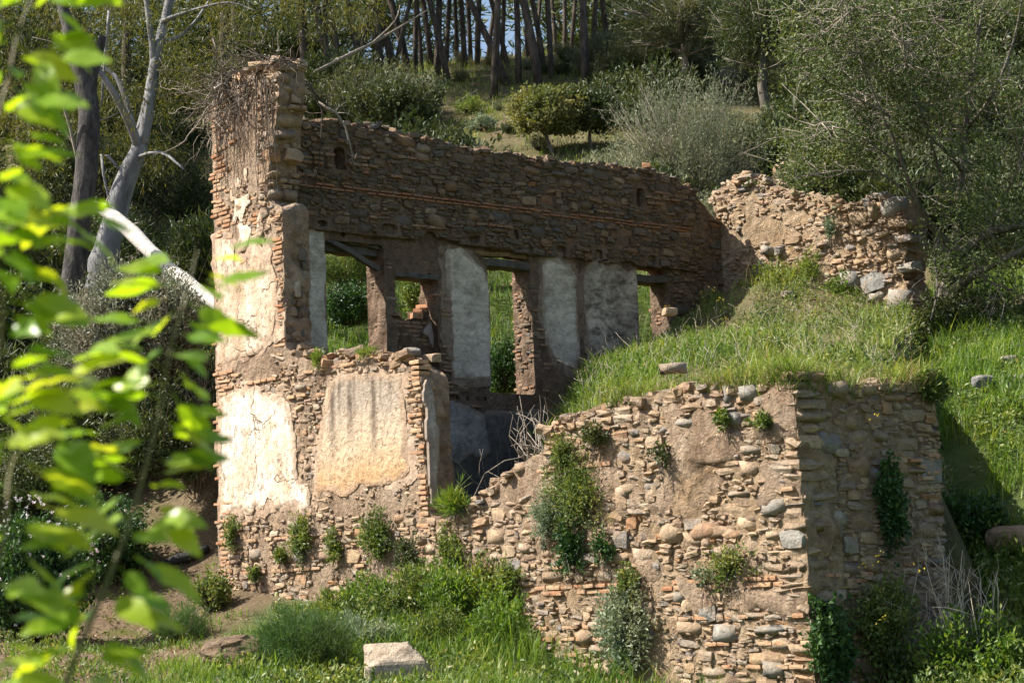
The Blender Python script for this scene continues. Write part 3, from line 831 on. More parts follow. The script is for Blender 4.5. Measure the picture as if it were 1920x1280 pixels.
for k, (q, er) in enumerate((([(428, 330), (455, 300), (488, 330), (492, 420), (486, 445), (474, 432), (466, 470), (448, 470), (436, 440), (404, 442), (404, 400), (425, 390)], -.16), ([(520, 540), (530, 545), (531, 640), (505, 655), (515, 620)], .0), ([(560, 750), (600, 730), (606, 790), (596, 860), (570, 880), (560, 820)], -.22))):
    panel('plaster_flakes', F_FRONT, F_FRONT.poly(q), M['cream'], front, ('streaky remains of cream plaster high on the tall corner', 'narrow plaster remnant beside the upper jamb', 'scraps of plaster between the white and ochre panels')[k], 40 + k, erode=er)
F_JAMB = Fr(P0 + (F_FRONT.px(797, 800)[0] + .035) * UD, VD, UD)
panel('plaster_panel', F_JAMB, F_JAMB.poly([(800, 704), (813, 712), (816, 760), (822, 850), (825, 935), (812, 948), (806, 880), (802, 800), (797, 740)]), M['greylow'], front, 'grey plaster strip on the doorway jamb', 6, lift=.02)
F_UJ = Fr(P0 + (F_FRONT.px(529, 500)[0] + .02) * UD, VD, UD)
panel('plaster_flake', F_UJ, F_UJ.poly([(551, 502), (560, 500), (562, 562), (550, 562), (549, 530)]), M['grey'], front, 'small grey plaster flake on the upper jamb', 7, lift=.03)

plast_f = [pl_up, pl_lo, pl_oc]
def clear_front(s, z):
    a, b = np.array([s]), np.array([z])
    return bool(inpoly(a, b, fr_poly)[0]) and not any(inpoly(a, b, q)[0] for q in plast_f)
u_br = F_FRONT.px(513, 260)[0]; u_j = F_FRONT.px(797, 800)[0]; u_uj = F_FRONT.px(529, 500)[0]; z_low = F_FRONT.px(650, 678)[1]
# bricks: quoin of the left corner, brickwork of the upper corner, jamb quoins, levelling courses
bricks(BH, F_FRONT, front, .35, .7, -.2, 7.3, M['brick'], 101, clear_front, .6, tooth=.25, proud=(-.012, .012))
bricks(BH, F_FRONT, front, .35, u_br, 4.6, 7.3, M['brick'], 102, lambda s, z: clear_front(s, z) and float(fbm(s * 1.6, z * .8, 0, 2, 77)) > .05, .42, proud=(-.012, .012))
quoin(BH, F_FRONT, front, 2.03, 3.3, 5.35, -1, 'brick', M['brick'], 103, (.04, .06), (.1, .3), (.12, .2), (-.008, .015), .55)
quoin(BH, F_FRONT, front, lambda z: 5.13 - .048 * z, .3, z_low - .1, -1, 'brick', M['brick'], 104, (.04, .065), (.1, .3), (.15, .24), (-.01, .015), .8)
quoin(BH, F_FRONT, front, lambda z: .275 + .009 * z + .03 * math.sin(z * 5.1), -.2, 7.2, 1, 'brick', M['brick'], 106, (.04, .062), (.1, .34), (.2, .3), (-.012, .012), .66)
for z, a, b in ((.42, 0, 3.6), (.05, .2, 4.5), (3.05, .3, 4.9), (2.75, 1.6, 3), (.86, .2, 2.2)):
    bricks(BH, F_FRONT, front, a, b, z, z + .06, M['brick'], int(105 + z * 10), clear_front, .6, proud=(.0, .03))
F_UE = Fr(P0 + u_uj * UD, VD, UD)
rubble(SH, F_UE, front, lambda s, z: True, (.02, .44, 3.15, 5.35), M['stone_in'], 111, cover=.35)
# rubble of the front wall
pack(SH, F_FRONT, front, lambda s, z: clear_front(s, z) and s > .45, (.1, 7.4, -.5, 1.1), M['stone'], 112, cover=.26, proud=(-.004, .024))
pack(SH, F_FRONT, front, lambda s, z: clear_front(s, z) and s > .5, (.1, 5.3, 1.1, 3.25), M['stone'], 113, cover=.46, proud=(-.006, .02), big=.3)
pack(SH, F_FRONT, front, lambda s, z: clear_front(s, z) and s > .5, (.1, 2.05, 3.25, 7.4), M['stone'], 114, cover=.74, proud=(-.006, .02), big=.25)
pack(SH, F_FRONT, front, lambda s, z: clear_front(s, z), (1.45, 2.05, 3.2, 7.5), M['stone'], 115, cover=.45, proud=(-.004, .03), big=.5)
# broken cross-section of the tall wall and loose stones on the low wall top
EDGE = [(520, 118), (517, 200), (512, 260), (505, 300), (499, 340), (501, 375)]
for k in range(len(EDGE) - 1):
    (ua, za), (ub, zb_) = F_FRONT.px(*EDGE[k]), F_FRONT.px(*EDGE[k + 1])
    fe = Fr(P0 + ((ua + ub) / 2 + .03) * UD, VD, UD)
    rubble(SH, fe, front, lambda s, z: True, (.0, .5, zb_, za), M['stone'], 116 + k * 31, hr=(.05, .17), cover=.15, proud=(-.05, .10), depth=.3, nf=4)
r_ = np.random.default_rng(117)
def top_stones(pc, fr, part, pts, n, mat, r, thick=.45, size=(.08, .22), lift=(.0, .06), kind=None):
    pts = np.array(pts); d = np.r_[0, np.cumsum(np.hypot(*np.diff(pts, axis=0).T))]
    for _ in range(n):
        q = r.uniform(0, d[-1]); s = np.interp(q, d, pts[:, 0]); z = np.interp(q, d, pts[:, 1])
        w = r.uniform(*size); h = w * r.uniform(.35, .75); dp = w * r.uniform(.8, 1.4)
        t = r.uniform(0, thick)
        pc.add(fr, s, z + r.uniform(*lift) + h * .2, w, h, dp, -t + dp * .5, kind or ('stone' if r.random() < .8 else 'flat'), mat, part, r, .2, .6)
top_stones(SH, F_FRONT, front, F_FRONT.poly([(535, 660), (560, 672), (660, 676), (765, 682)]), 120, M['stone'], r_, size=(.05, .18), lift=(-.05, .12))
top_stones(BH, F_FRONT, front, F_FRONT.poly([(600, 680), (770, 684)]), 14, M['brick'], r_, lift=(-.02, .10), size=(.12, .2), kind='brick')
top_stones(SH, F_FRONT, front, F_FRONT.poly([(402, 172), (430, 154), (470, 134), (520, 120)]), 34, M['stone'], r_, lift=(-.05, .05))
top_stones(SH, F_FRONT, front, F_FRONT.poly([(803, 968), (830, 985), (872, 958), (905, 925), (940, 890), (975, 868), (1015, 852)]), 120, M['stone'], r_, thick=.46, size=(.06, .2), lift=(-.1, .03))

# rear wall
def R(a, b, c, d): return [(a, c), (b, c), (b, d), (a, d)]
v_end = F_LONG.px(1372, 460)[0]
lw_poly = [(.30, -.3), (.30, 7.0), (1.0, 7.08)] + F_LONG.poly([(700, 236), (800, 262), (900, 283), (1000, 298), (1100, 306), (1180, 316), (1230, 322), (1262, 338), (1300, 362), (1335, 405), (1372, 440)]) + [(v_end + .3, 5.0), (v_end + .3, -.3)]
holes = [R(1.74, 2.86, 3.0, 5.36), R(3.05, 3.87, 3.05, 4.97), R(4.88, 5.80, 3.14, 5.5), R(8.18, 8.95, 3.0, 5.45),
         R(1.92, 2.14, 6.42, 6.78), R(8.22, 8.40, 6.42, 6.80), R(2.05, 2.14, 5.40, 5.48),
         R(2.97, 3.04, 4.2, 4.36), R(2.63 + .42, 2.75 + .42, 4.3, 4.4)]
for k in range(5): holes.append(R(3.93 + k * .2, 4.03 + k * .2, 2.99, 3.09))
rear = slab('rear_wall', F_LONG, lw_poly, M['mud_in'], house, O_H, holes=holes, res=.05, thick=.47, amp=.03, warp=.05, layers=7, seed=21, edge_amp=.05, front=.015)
zb = 5.52
band_poly = [(.42, zb - .02), (2.0, zb - .05), (4.0, zb), (6, zb - .1), (8, zb - .06), (9.6, zb - .1), (9.9, zb + .5)] + [(s, z - .02) for s, z in lw_poly[1:12][::-1] if s < 9.9 and s > .42] + [(.42, 6.97)]
bholes = [holes[4], holes[5]] + [R(a, a + b, c, c + d) for a, b, c, d in ((1.55, .22, 5.5, .13), (2.75, .3, 5.53, .15), (3.6, .2, 5.5, .12), (4.5, .25, 5.52, .12), (5.4, .12, 5.65, .16), (6.3, .26, 5.45, .16), (7.2, .18, 5.45, .2), (8.4, .25, 5.5, .12))]
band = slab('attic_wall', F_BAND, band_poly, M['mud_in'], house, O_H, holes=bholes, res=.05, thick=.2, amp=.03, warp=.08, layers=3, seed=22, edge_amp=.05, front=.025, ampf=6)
band_clear = lambda s, z: bool(inpoly(np.array([s]), np.array([z]), band_poly)[0]) and not any(a[0][0] - .06 < s < a[1][0] + .06 and a[0][1] - .05 < z < a[2][1] + .05 for a in bholes)
pack(SH, F_BAND, band, lambda s, z: band_clear(s, z) and not (6.07 < z < 6.2), (.4, 10.2, 5.42, 7.1), M['stone_in'], 121, cover=.12, proud=(-.005, .04))
bricks(BH, F_BAND, band, 1.2, 9.3, 6.09, 6.19, M['brick_line'], 122, band_clear, .82, proud=(.0, .03), H=.030, gap=.022)
for (a, b, z) in ((1.3, 1.95, 6.45), (1.3, 1.92, 6.52), (1.45, 1.95, 6.6), (2.12, 2.6, 6.5), (2.14, 2.5, 6.62), (2.4, 3.2, 6.4), (3.1, 3.6, 6.72), (2.0, 2.7, 5.72), (3.3, 3.9, 5.66), (4.6, 5.3, 5.8), (8.4, 9.0, 6.6), (8.4, 8.9, 6.5), (8.38, 9.1, 6.7), (7.2, 7.7, 6.25), (1.2, 1.7, 6.25)):
    bricks(BH, F_BAND, band, a, b, z, z + .05, M['brick_in'], int(a * 100 + z * 7), band_clear, .8, proud=(.01, .05))
top_stones(SH, F_BAND, band, [p for p in lw_poly[2:12]], 260, M['stone_in'], r_, thick=.6, size=(.06, .18), lift=(-.08, .02))
# plaster panels of the room
PA = [(550, 392), (572, 397), (586, 412), (606, 432), (613, 470), (616, 560), (622, 656), (552, 662)]
PB = [(838, 472), (845, 463), (862, 464), (880, 480), (900, 500), (919, 530), (923, 600), (929, 650), (933, 712), (850, 708), (846, 640), (842, 560)]
PC_ = [(1016, 500), (1023, 484), (1032, 478), (1050, 492), (1068, 500), (1079, 520), (1083, 620), (1084, 650), (1078, 690), (1060, 688), (1040, 672), (1025, 645), (1018, 580)]
PD = [(1091, 525), (1100, 503), (1118, 492), (1128, 488), (1138, 502), (1147, 500), (1151, 485), (1160, 500), (1174, 512), (1186, 505), (1197, 510), (1203, 600), (1208, 690), (1112, 700), (1099, 620), (1093, 560)]
PL = [(808, 742), (845, 750), (880, 764), (906, 782), (911, 810), (917, 845), (905, 862), (880, 850), (860, 868), (806, 868)]
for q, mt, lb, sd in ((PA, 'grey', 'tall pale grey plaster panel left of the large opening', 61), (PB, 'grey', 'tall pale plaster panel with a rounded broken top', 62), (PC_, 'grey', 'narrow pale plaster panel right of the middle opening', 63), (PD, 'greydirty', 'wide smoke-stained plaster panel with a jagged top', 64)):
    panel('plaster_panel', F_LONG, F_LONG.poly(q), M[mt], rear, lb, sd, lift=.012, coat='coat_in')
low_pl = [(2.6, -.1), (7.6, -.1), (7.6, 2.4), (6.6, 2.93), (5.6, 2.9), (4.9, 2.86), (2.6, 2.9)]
panel('plaster_panel', F_LONG, low_pl, M['greydark'], rear, 'dark plaster below the upper floor line', 65, lift=.03, erode=.3, res=.06)
panel('plaster_panel', F_LONG, F_LONG.poly(PL), M['greylow'], rear, 'worn light grey plaster low behind the doorway', 66, lift=.055)
rooms = [F_LONG.poly(q) for q in (PA, PB, PC_, PD)] + [low_pl]
def clear_rear(s, z):
    a, b = np.array([s]), np.array([z])
    if any(inpoly(a, b, q)[0] for q in rooms): return False
    return not any(h[0][0] - .04 < s < h[1][0] + .04 and h[0][1] - .04 < z < h[2][1] + .04 for h in holes)
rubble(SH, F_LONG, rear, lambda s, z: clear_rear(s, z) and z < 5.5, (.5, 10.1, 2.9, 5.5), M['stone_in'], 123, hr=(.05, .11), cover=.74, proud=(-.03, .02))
pack(SH, F_LONG, rear, lambda s, z: clear_rear(s, z), (8.98, 10.3, 2.9, 6.4), M['stone_in'], 124, cover=.25, proud=(-.005, .04))
bricks(BH, F_LONG, rear, 5.72, 6.05, 3.2, 4.6, M['brick_in'], 125, clear_rear, .6, proud=(-.01, .02))
bricks(BH, F_LONG, rear, 3.9, 4.1, 3.2, 4.9, M['brick_in'], 126, clear_rear, .6, proud=(-.01, .02))
bricks(BH, F_LONG, rear, 3.8, 5.1, 3.10, 3.16, M['brick_in'], 127, clear_rear, .8, proud=(.0, .04))
bricks(BH, F_LONG, rear, 3.8, 5.0, 2.9, 2.96, M['brick_in'], 128, None, .8, proud=(.06, .09))
# reveals of the openings (faces turned towards the front wall)
def reveal(v, z0, z1, seed, matb='brick_in', mats='stone_in'):
    f = Fr(P0 + v * VD, UD, -VD)
    bricks(BH, f, rear, .16, .28, z0, z1, M[matb], seed, None, .5, proud=(-.03, .004), L=.16)
    pack(SH, f, rear, lambda s, z: True, (.18, .56, z0, z1), M[mats], seed + 1, cover=.5, proud=(-.02, .012), big=0)
reveal(2.86, 3.05, 5.1, 130); reveal(3.87, 3.05, 4.9, 133); reveal(5.78, 3.2, 5.1, 136); reveal(8.95, 3.2, 5.1, 139)
# brick infill under the small window
infill = slab('infill_wall', Fr(P0 + .36 * UD, VD, UD), [(3.0, 2.95), (3.92, 2.95), (3.92, 4.55), (3.76, 4.45), (3.66, 4.33), (3.4, 4.26), (3.0, 4.3)], M['mud_in'], house, O_H, res=.04, thick=.24, amp=.02, warp=.03, layers=3, seed=23)
F_INF = Fr(P0 + .36 * UD, VD, UD)
bricks(BH, F_INF, infill, 3.06, 3.86, 3.0, 4.26, M['brick_in'], 142, None, .85, proud=(.0, .02), H=.045, gap=.022)
top_stones(BH, F_INF, infill, [(3.1, 4.28), (3.6, 4.3), (3.86, 4.5)], 9, M['brick'], r_, thick=.22, size=(.1, .18), lift=(-.02, .03), kind='brick')
F_PK = Fr(P0 + .40 * UD, VD, UD)
panel('plaster_flake', F_PK, F_PK.poly([(806, 566), (812, 575), (821, 600), (827, 640), (824, 655), (808, 650), (800, 630), (790, 622), (792, 612), (802, 600)]), M['pink'], infill, 'torn pale pink plaster flake under the small window', 67, lift=.03)
# lintels
def beam(name, part, a, b, w, h, mat, r, k=8):
    a, b = np.array(a, float), np.array(b, float); n = k
    t = np.linspace(0, 1, n)[:, None]; p = a + (b - a) * t + r.normal(0, .008, (n, 3))
    d = unit(b - a); sx = unit(np.cross(d, ZD)); sz = np.cross(sx, d)
    V = []
    for i in range(n):
        for c, e in ((-1, -1), (1, -1), (1, 1), (-1, 1)):
            V.append(p[i] + sx * c * w / 2 * r.uniform(.85, 1.1) + sz * e * h / 2 * r.uniform(.85, 1.1))
    V = np.array(V); Q = [[i * 4 + j, i * 4 + (j + 1) % 4, i * 4 + 4 + (j + 1) % 4, i * 4 + 4 + j] for i in range(n - 1) for j in range(4)] + [[3, 2, 1, 0], [n * 4 - 4, n * 4 - 3, n * 4 - 2, n * 4 - 1]]
    return ob(name, make_mesh(name, V - O_H, [np.array(Q)], False), mat, part)
r2 = np.random.default_rng(9)
def HP(u, v, z): return np.array([*uv2xy(u, v), z])
for v0, v1, z, us, h in ((1.5, 2.98, 5.26, (.22, .38), .13), (3.0, 3.95, 4.93, (.22, .37, .51), .08), (4.62, 5.92, 5.26, (.22, .36, .50), .12), (7.95, 9.06, 5.24, (.22, .36, .50), .12)):
    for i, u in enumerate(us):
        beam('lintel', rear, HP(u, v0, z + r2.uniform(-.02, .02)), HP(u, v1, z + r2.uniform(-.02, .02)), .16, h, M['woodbrown' if i == 0 else 'wood'], r2)
beam('lintel', rear, HP(.52, 4.66, 5.38), HP(.5, 5.8, 5.39), .14, .07, M['woodbrown'], r2)
beam('lintel', rear, HP(.5, 1.58, 5.42), HP(.46, 2.95, 5.32), .10, .09, M['wood'], r2)['label'] = 'weathered grey lintel beam'
beam('fallen_lintel', rear, HP(.56, 1.56, 5.48), HP(.50, 2.80, 4.98), .09, .075, M['wood'], r2)['label'] = 'broken grey beam sagging across the opening'
SH.finish(house, O_H, 'stone', 'small_stones', 300)
BH.finish(house, O_H, 'brick', 'small_bricks', 300)

# ------------------------------------------------------------------ corner block in front on the right
O_B = np.array([*uv2xy(UB - 1.5, VB + .5), -1.0])
block = thing('ruined_corner_block', O_B, 'sunlit rubble stone corner block with grass growing on top, right foreground', 'ruin')
SB, BB = Pieces(), Pieces()
UBc = UB
bl_poly = F_BLOCK.poly([(1003, 1300), (1002, 1200), (1004, 1120), (1009, 1000), (1014, 860), (1018, 806), (1060, 786), (1110, 764), (1160, 752), (1250, 738), (1300, 722), (1350, 728), (1440, 716)])
bl_poly = bl_poly + [(UBc, F_BLOCK.px(1488, 712)[1]), (UBc, -2.2), (bl_poly[0][0], -2.2)]
bfront = slab('front_face', F_BLOCK, bl_poly, M['mud_red'], block, O_B, res=.028, thick=.55, amp=.042, warp=.05, layers=5, seed=41, edge_amp=.05, ampf=5, front=.022)
s_end = F_SIDE.px(1762, 800)[0]
sd_poly = [(VB + .03, -2.2), (VB + .03, F_BLOCK.px(1488, 716)[1])] + F_SIDE.poly([(1560, 724), (1650, 722), (1740, 712), (1758, 760), (1766, 860), (1768, 960)]) + [(s_end + .02, -2.2)]
bside = slab('side_face', F_SIDE, sd_poly, M['mud'], block, O_B, res=.045, thick=3.0, amp=.025, warp=.05, layers=14, seed=42, edge_amp=.06, front=.022, ampf=6)
inb = pin(bl_poly); ins_ = pin(sd_poly)
u0b = bl_poly[0][0]
def mudzone(s, z):      # a broad smear of mud left of the middle
    c = F_BLOCK.px(1285, 900)
    return ((s - c[0]) / .36) ** 2 + ((z - c[1]) / .42) ** 2 < 1 + .5 * float(fbm(s * 3, z * 3, 0, 2, 5))
zc1 = F_BLOCK.px(1250, 1103)[1]; ztop = F_BLOCK.px(1300, 800)[1]
inq = lambda s, z: inb(s, z) and s < UB - .2
pack(SB, F_BLOCK, bfront, lambda s, z: inq(s, z) and z < zc1 - .03, (u0b, UB, -1.5, zc1), M['stone'], 201, cover=.24, proud=(-.004, .028), depth=.22)
pack(SB, F_BLOCK, bfront, lambda s, z: inq(s, z) and not mudzone(s, z), (u0b, UB, zc1 + .11, ztop), M['stone'], 202, cover=.22, proud=(-.006, .026), depth=.22)
rubble(SB, F_BLOCK, bfront, inq, (u0b, UB - .1, ztop, 2.2), M['stone'], 203, hr=(.04, .12), ar=(1.3, 3.6), cover=.12, proud=(-.01, .045), depth=.24)
pack(SB, F_BLOCK, bfront, inq, (u0b, UB, ztop - .1, 2.2), M['stone'], 209, cover=.1, proud=(-.02, .0), depth=.2, big=0)
quoin(SB, F_BLOCK, bfront, UB + .028, -1.5, 2.0, -1, 'mix', M['stone'], 204, (.045, .15), (.2, .46), (.3, .62), (.0, .03), .98)
bricks(BB, F_BLOCK, bfront, u0b, UB - .05, zc1 - .02, zc1 + .1, M['brick'], 205, inb, .75, proud=(.0, .03), H=.045, gap=.016)
for z, a, b in ((-.55, u0b, u0b + 1.2), (-.62, UB - 1.6, UB - .1), (-.42, u0b, u0b + 1.0), (-.35, UB - 2.4, UB - .2), (-.85, UB - 1.2, UB), (.25, u0b, u0b + .7), (-.72, u0b, u0b + .8), (.9, UB - .5, UB), (1.35, u0b + .2, u0b + 1.3)):
    bricks(BB, F_BLOCK, bfront, a, b, z, z + .05, M['brick'], int(900 + z * 50 + a * 3), inb, .7, proud=(-.01, .03))
for x, y, w, h, mt, kd in ((1466, 754, .24, .12, 'brick_line', 'round'), (1285, 792, .34, .12, 'stone_grey', 'round'), (1375, 785, .18, .16, 'stone_grey', 'stone'), (1402, 735, .24, .17, 'stone_grey', 'stone'), (1365, 738, .13, .2, 'stone_grey', 'stone'),
                           (1320, 995, .46, .22, 'stone', 'round'), (1256, 998, .36, .24, 'stone', 'round'), (1370, 1003, .28, .15, 'stone', 'round'), (1322, 1017, .16, .13, 'stone', 'round'), (1443, 1180, .42, .1, 'stone_grey', 'stone'), (1360, 1185, .36, .2, 'stone_grey', 'stone'),
                           (1450, 1256, .28, .17, 'stone_grey', 'stone'), (1328, 1150, .3, .18, 'stone_grey', 'stone'), (1270, 1120, .2, .14, 'stone_grey', 'round'), (1035, 1265, .5, .1, 'stone', 'flat'), (1130, 1255, .45, .18, 'stone', 'round'), (1460, 690 + 188, .42, .09, 'stone', 'flat'),
                           (1485, 1010, .3, .2, 'stone_grey', 'stone'), (1450, 950, .3, .16, 'stone_grey', 'stone'), (1165, 925, .24, .18, 'stone', 'round'), (1165, 940, .16, .18, 'stone', 'stone'), (1250, 690, .2, .12, 'stone', 'stone'), (1165, 1010, .24, .2, 'stone', 'stone')):
    s, z = F_BLOCK.px(x, y); s = min(s, UB - w / 2 + .01); SB.add(F_BLOCK, s, z, w, h, .26, .036, kd, M[mt], bfront, r_, .05, .05)
pack(SB, F_SIDE, bside, lambda s, z: ins_(s, z) and s > VB + .3, (VB, s_end, -1.6, 2.3), M['stone'], 206, cover=.07, proud=(-.004, .028))
quoin(SB, F_SIDE, bside, s_end, -1.0, 1.6, -1, 'mix', M['stone'], 210, (.05, .16), (.2, .4), (.2, .4), (.0, .03), .9)
bricks(BB, F_SIDE, bside, VB, .6, zc1 - .02, zc1 + .09, M['brick'], 207, ins_, .8, proud=(.0, .03))
bricks(BB, F_SIDE, bside, 1.5, s_end, 1.0, 1.3, M['brick'], 208, ins_, .5, proud=(.01, .05))
for x, y, w, h, mt, kd in ((1555, 830, .34, .22, 'stone_grey', 'stone'), (1620, 870, .24, .28, 'stone', 'round'), (1750, 880, .42, .28, 'stone_grey', 'stone'), (1562, 995, .28, .16, 'stone_grey', 'stone'), (1595, 1022, .24, .18, 'stone_grey', 'stone'), (1690, 878, .28, .2, 'stone', 'round'), (1575, 970, .28, .18, 'stone_grey', 'round')):
    s, z = F_SIDE.px(x, y); s = min(max(s, VB + w / 2), s_end - w / 2); SB.add(F_SIDE, s, z, w, h, .24, .032, kd, M[mt], bside, r_, .1, .05)
top_stones(SB, F_BLOCK, bfront, bl_poly[5:13] + [bl_poly[13]], 150, M['stone'], r_, thick=.5, size=(.07, .22), lift=(-.09, .0))
top_stones(SB, F_SIDE, bside, sd_poly[1:5], 60, M['stone'], r_, thick=.45, size=(.07, .22), lift=(-.1, -.01))
SB.finish(block, O_B, 'stone', 'small_stones', 300)
BB.finish(block, O_B, 'brick', 'small_bricks', 300)

# ------------------------------------------------------------------ broken cross wall behind the mound
O_C = np.array([*uv2xy(2.5, VC + .2), 3.0])
cross = thing('ruined_end_block', O_C, 'broken sunlit rubble wall behind the grassy mound, big grey stones at its ragged end', 'ruin')
SC, BC = Pieces(), Pieces()
cr_poly = F_CROSS.poly([(1352, 700), (1345, 420), (1330, 372), (1352, 346), (1378, 330), (1400, 327), (1425, 338), (1450, 352), (1480, 360), (1530, 372), (1575, 392), (1600, 385), (1640, 372), (1688, 380), (1695, 430), (1700, 470), (1690, 520), (1712, 560), (1720, 610), (1742, 640), (1755, 760), (1352, 800)])
cface = slab('wall_core', F_CROSS, cr_poly, M['mud_red'], cross, O_C, res=.05, thick=.55, amp=.05, warp=.08, layers=5, seed=51, edge_amp=.09, ampf=5, front=.022)
inc = pin(cr_poly)
cb = (cr_poly[0][0], max(p[0] for p in cr_poly), 2.8, 7.2)
us = F_CROSS.px(1545, 470)[0]
pack(SC, F_CROSS, cface, lambda s, z: inc(s, z) and s < us + .2, cb, M['stone'], 301, cover=.3, proud=(-.01, .03))
pack(SC, F_CROSS, cface, lambda s, z: inc(s, z) and s >= us, cb, M['stone'], 302, cover=.16, proud=(-.005, .06), depth=.26)
for x, y, w, h, mt, kd in ((1672, 388, .44, .34, 'stone_grey', 'round'), (1650, 368, .36, .1, 'stone_grey', 'flat'), (1640, 392, .16, .3, 'stone', 'stone'), (1628, 380, .16, .2, 'stone_grey', 'stone'), (1640, 530, .5, .32, 'stone_grey', 'stone'), (1685, 562, .40, .36, 'stone_grey', 'stone'),
                           (1645, 558, .3, .16, 'stone_grey', 'stone'), (1700, 500, .3, .14, 'stone_grey', 'flat'), (1595, 525, .34, .3, 'stone_grey', 'stone'), (1440, 470, .2, .18, 'stone_grey', 'stone'), (1462, 468, .16, .16, 'stone_grey', 'stone'), (1545, 458, .26, .1, 'stone', 'stone'), (1655, 435, .34, .08, 'stone', 'flat'), (1612, 405, .34, .2, 'stone', 'stone'),
                           (1400, 332, .34, .09, 'stone', 'flat'), (1385, 342, .2, .08, 'brick', 'flat'), (1405, 345, .26, .08, 'stone_grey', 'flat'), (1690, 420, .4, .14, 'stone', 'stone'), (1698, 448, .36, .12, 'stone', 'stone')):
    s, z = F_CROSS.px(x, y); SC.add(F_CROSS, s, z, w, h, .34, .10, kd, M[mt], cface, r_, .14, .1)
ue = F_CROSS.px(1692, 470)[0]
F_CE = Fr(P0 + (ue - .05) * UD, VD, UD)
rubble(SC, F_CE, cface, lambda s, z: True, (VC + .02, VC + .55, 3.2, 5.9), M['stone'], 303, hr=(.07, .17), cover=.1, proud=(-.03, .14), depth=.3, nf=4)
top_stones(SC, F_CROSS, cface, cr_poly[2:14], 120, M['stone'], r_, thick=.5, size=(.08, .22), lift=(-.1, .03))
SC.finish(cross, O_C, 'stone', 'small_stones', 300)

# ------------------------------------------------------------------ earth mound that fills the house
def mound_z(u, v):
    vc = np.clip(v, 0, 12)
    z = 1.74 + .272 * vc - .15 * np.clip(u - 2, 0, 10) * vc / 10 + .32 * np.sin(np.clip(v, 0, 10.3) / 10.3 * np.pi) * smooth(1.2, 4.5, u) + .12 * fbm(u * .8, v * .8, 0, 3, 91)
    z = z + .75 * smooth(7.6, 10.2, v) * np.exp(-((u - 1.9) / 1.7) ** 2)
    # left flank: from the block's left edge to the rear wall
    d = ((u - 8.0) * 6.9 + (v - .1) * 7.4) / math.hypot(6.9, 7.4)
    z = np.where(d < 0, z + d * 1.45, z)
    # right flank behind the side face
    e = np.where(v < 2.3, 10.8 - u, mound_edge(u, v))
    z = np.where(e < .3, z - (.3 - e) * 2.6, z)
    return z
def build_mound():
    us_ = np.arange(.55, 13.4, .09); vs_ = np.arange(-.12, VC + .6, .09)
    U, V_ = np.meshgrid(us_, vs_, indexing='ij')
    X, Y = uv2xy(U, V_)
    Z = mound_z(U, V_) + .05 * fbm(U * 4, V_ * 4, 0, 3, 92)
    G = ground_z(X, Y)
    ok = (Z > G - .25) & ~((U > UB - .2) & (V_ < s_end - .1)) & ~((V_ < .06))
    Vv = np.stack([X, Y, Z], -1).reshape(-1, 3)
    nv = len(vs_); c = ok[:-1, :-1] & ok[1:, :-1] & ok[1:, 1:] & ok[:-1, 1:]
    i, j = np.nonzero(c); a = i * nv + j
    me = make_mesh('earth_mound', Vv, [np.stack([a, a + nv, a + nv + 1, a + 1], 1)])
    at = me.attributes.new('green', 'FLOAT', 'POINT'); at.data.foreach_set('value', np.clip(.55 + .6 * fbm(U * .9, V_ * .9, 0, 3, 93), 0, 1).ravel().astype(np.float32))
    tag(ob('earth_mound', me, M['ground']), kind='structure')
build_mound()
# ------------------------------------------------------------------ vegetation builders
def ellips(r, n, lo=-1.0):
    d = unit(r.normal(size=(n * 3 + 20, 3))); d *= r.random((len(d), 1)) ** (1 / 2.4)
    d = d[d[:, 2] > lo][:n]; return d

def foliage(mb, r, C, cr, n, L, W, up=.2, flat=1.0, rnd=.8):
    """n leaves per clump centre C (k,3) with radius cr"""
    k = len(C); cr = np.broadcast_to(cr, (k,))
    idx = np.repeat(np.arange(k), n)
    o = unit(r.normal(size=(len(idx), 3))) * (r.random((len(idx), 1)) ** .6)
    o[:, 2] *= flat
    P = C[idx] + o * cr[idx][:, None]
    D = unit(o + rnd * r.normal(size=o.shape) + np.array([0, 0, up]))
    s = r.uniform(.6, 1.25, len(idx))
    leaves(mb, P, D, L * s, W * s, r)

def curve(r, a, b, n=5, sag=.12):
    a, b = np.asarray(a, float), np.asarray(b, float); t = np.linspace(0, 1, n)[:, None]
    p = a + (b - a) * t; L = np.linalg.norm(b - a)
    p += np.sin(t * math.pi) * r.normal(0, sag * L * .6, 3) + r.normal(0, sag * L * .12, (n, 3)) * np.sin(t * math.pi)
    return p

def sprig_leaves(f, r, A, B, nleaf, L, W, cr, up, rnd=.8, t0=.3, lift=None):
    """leaves strung along the stems A -> B"""
    k = len(A); idx = np.repeat(np.arange(k), nleaf)
    t = t0 + (1.04 - t0) * r.random(len(idx)) ** .75
    d = unit(B - A)
    P = A[idx] + (B - A)[idx] * t[:, None] + r.normal(0, 1, (len(idx), 3)) * (cr * .34 * (1.15 - .6 * t))[:, None]
    D = unit(d[idx] * .55 + rnd * r.normal(size=P.shape) + np.array([0, 0, up]))
    s_ = r.uniform(.55, 1.3, len(idx)); leaves(f, P, D, L * s_, W * s_, r)

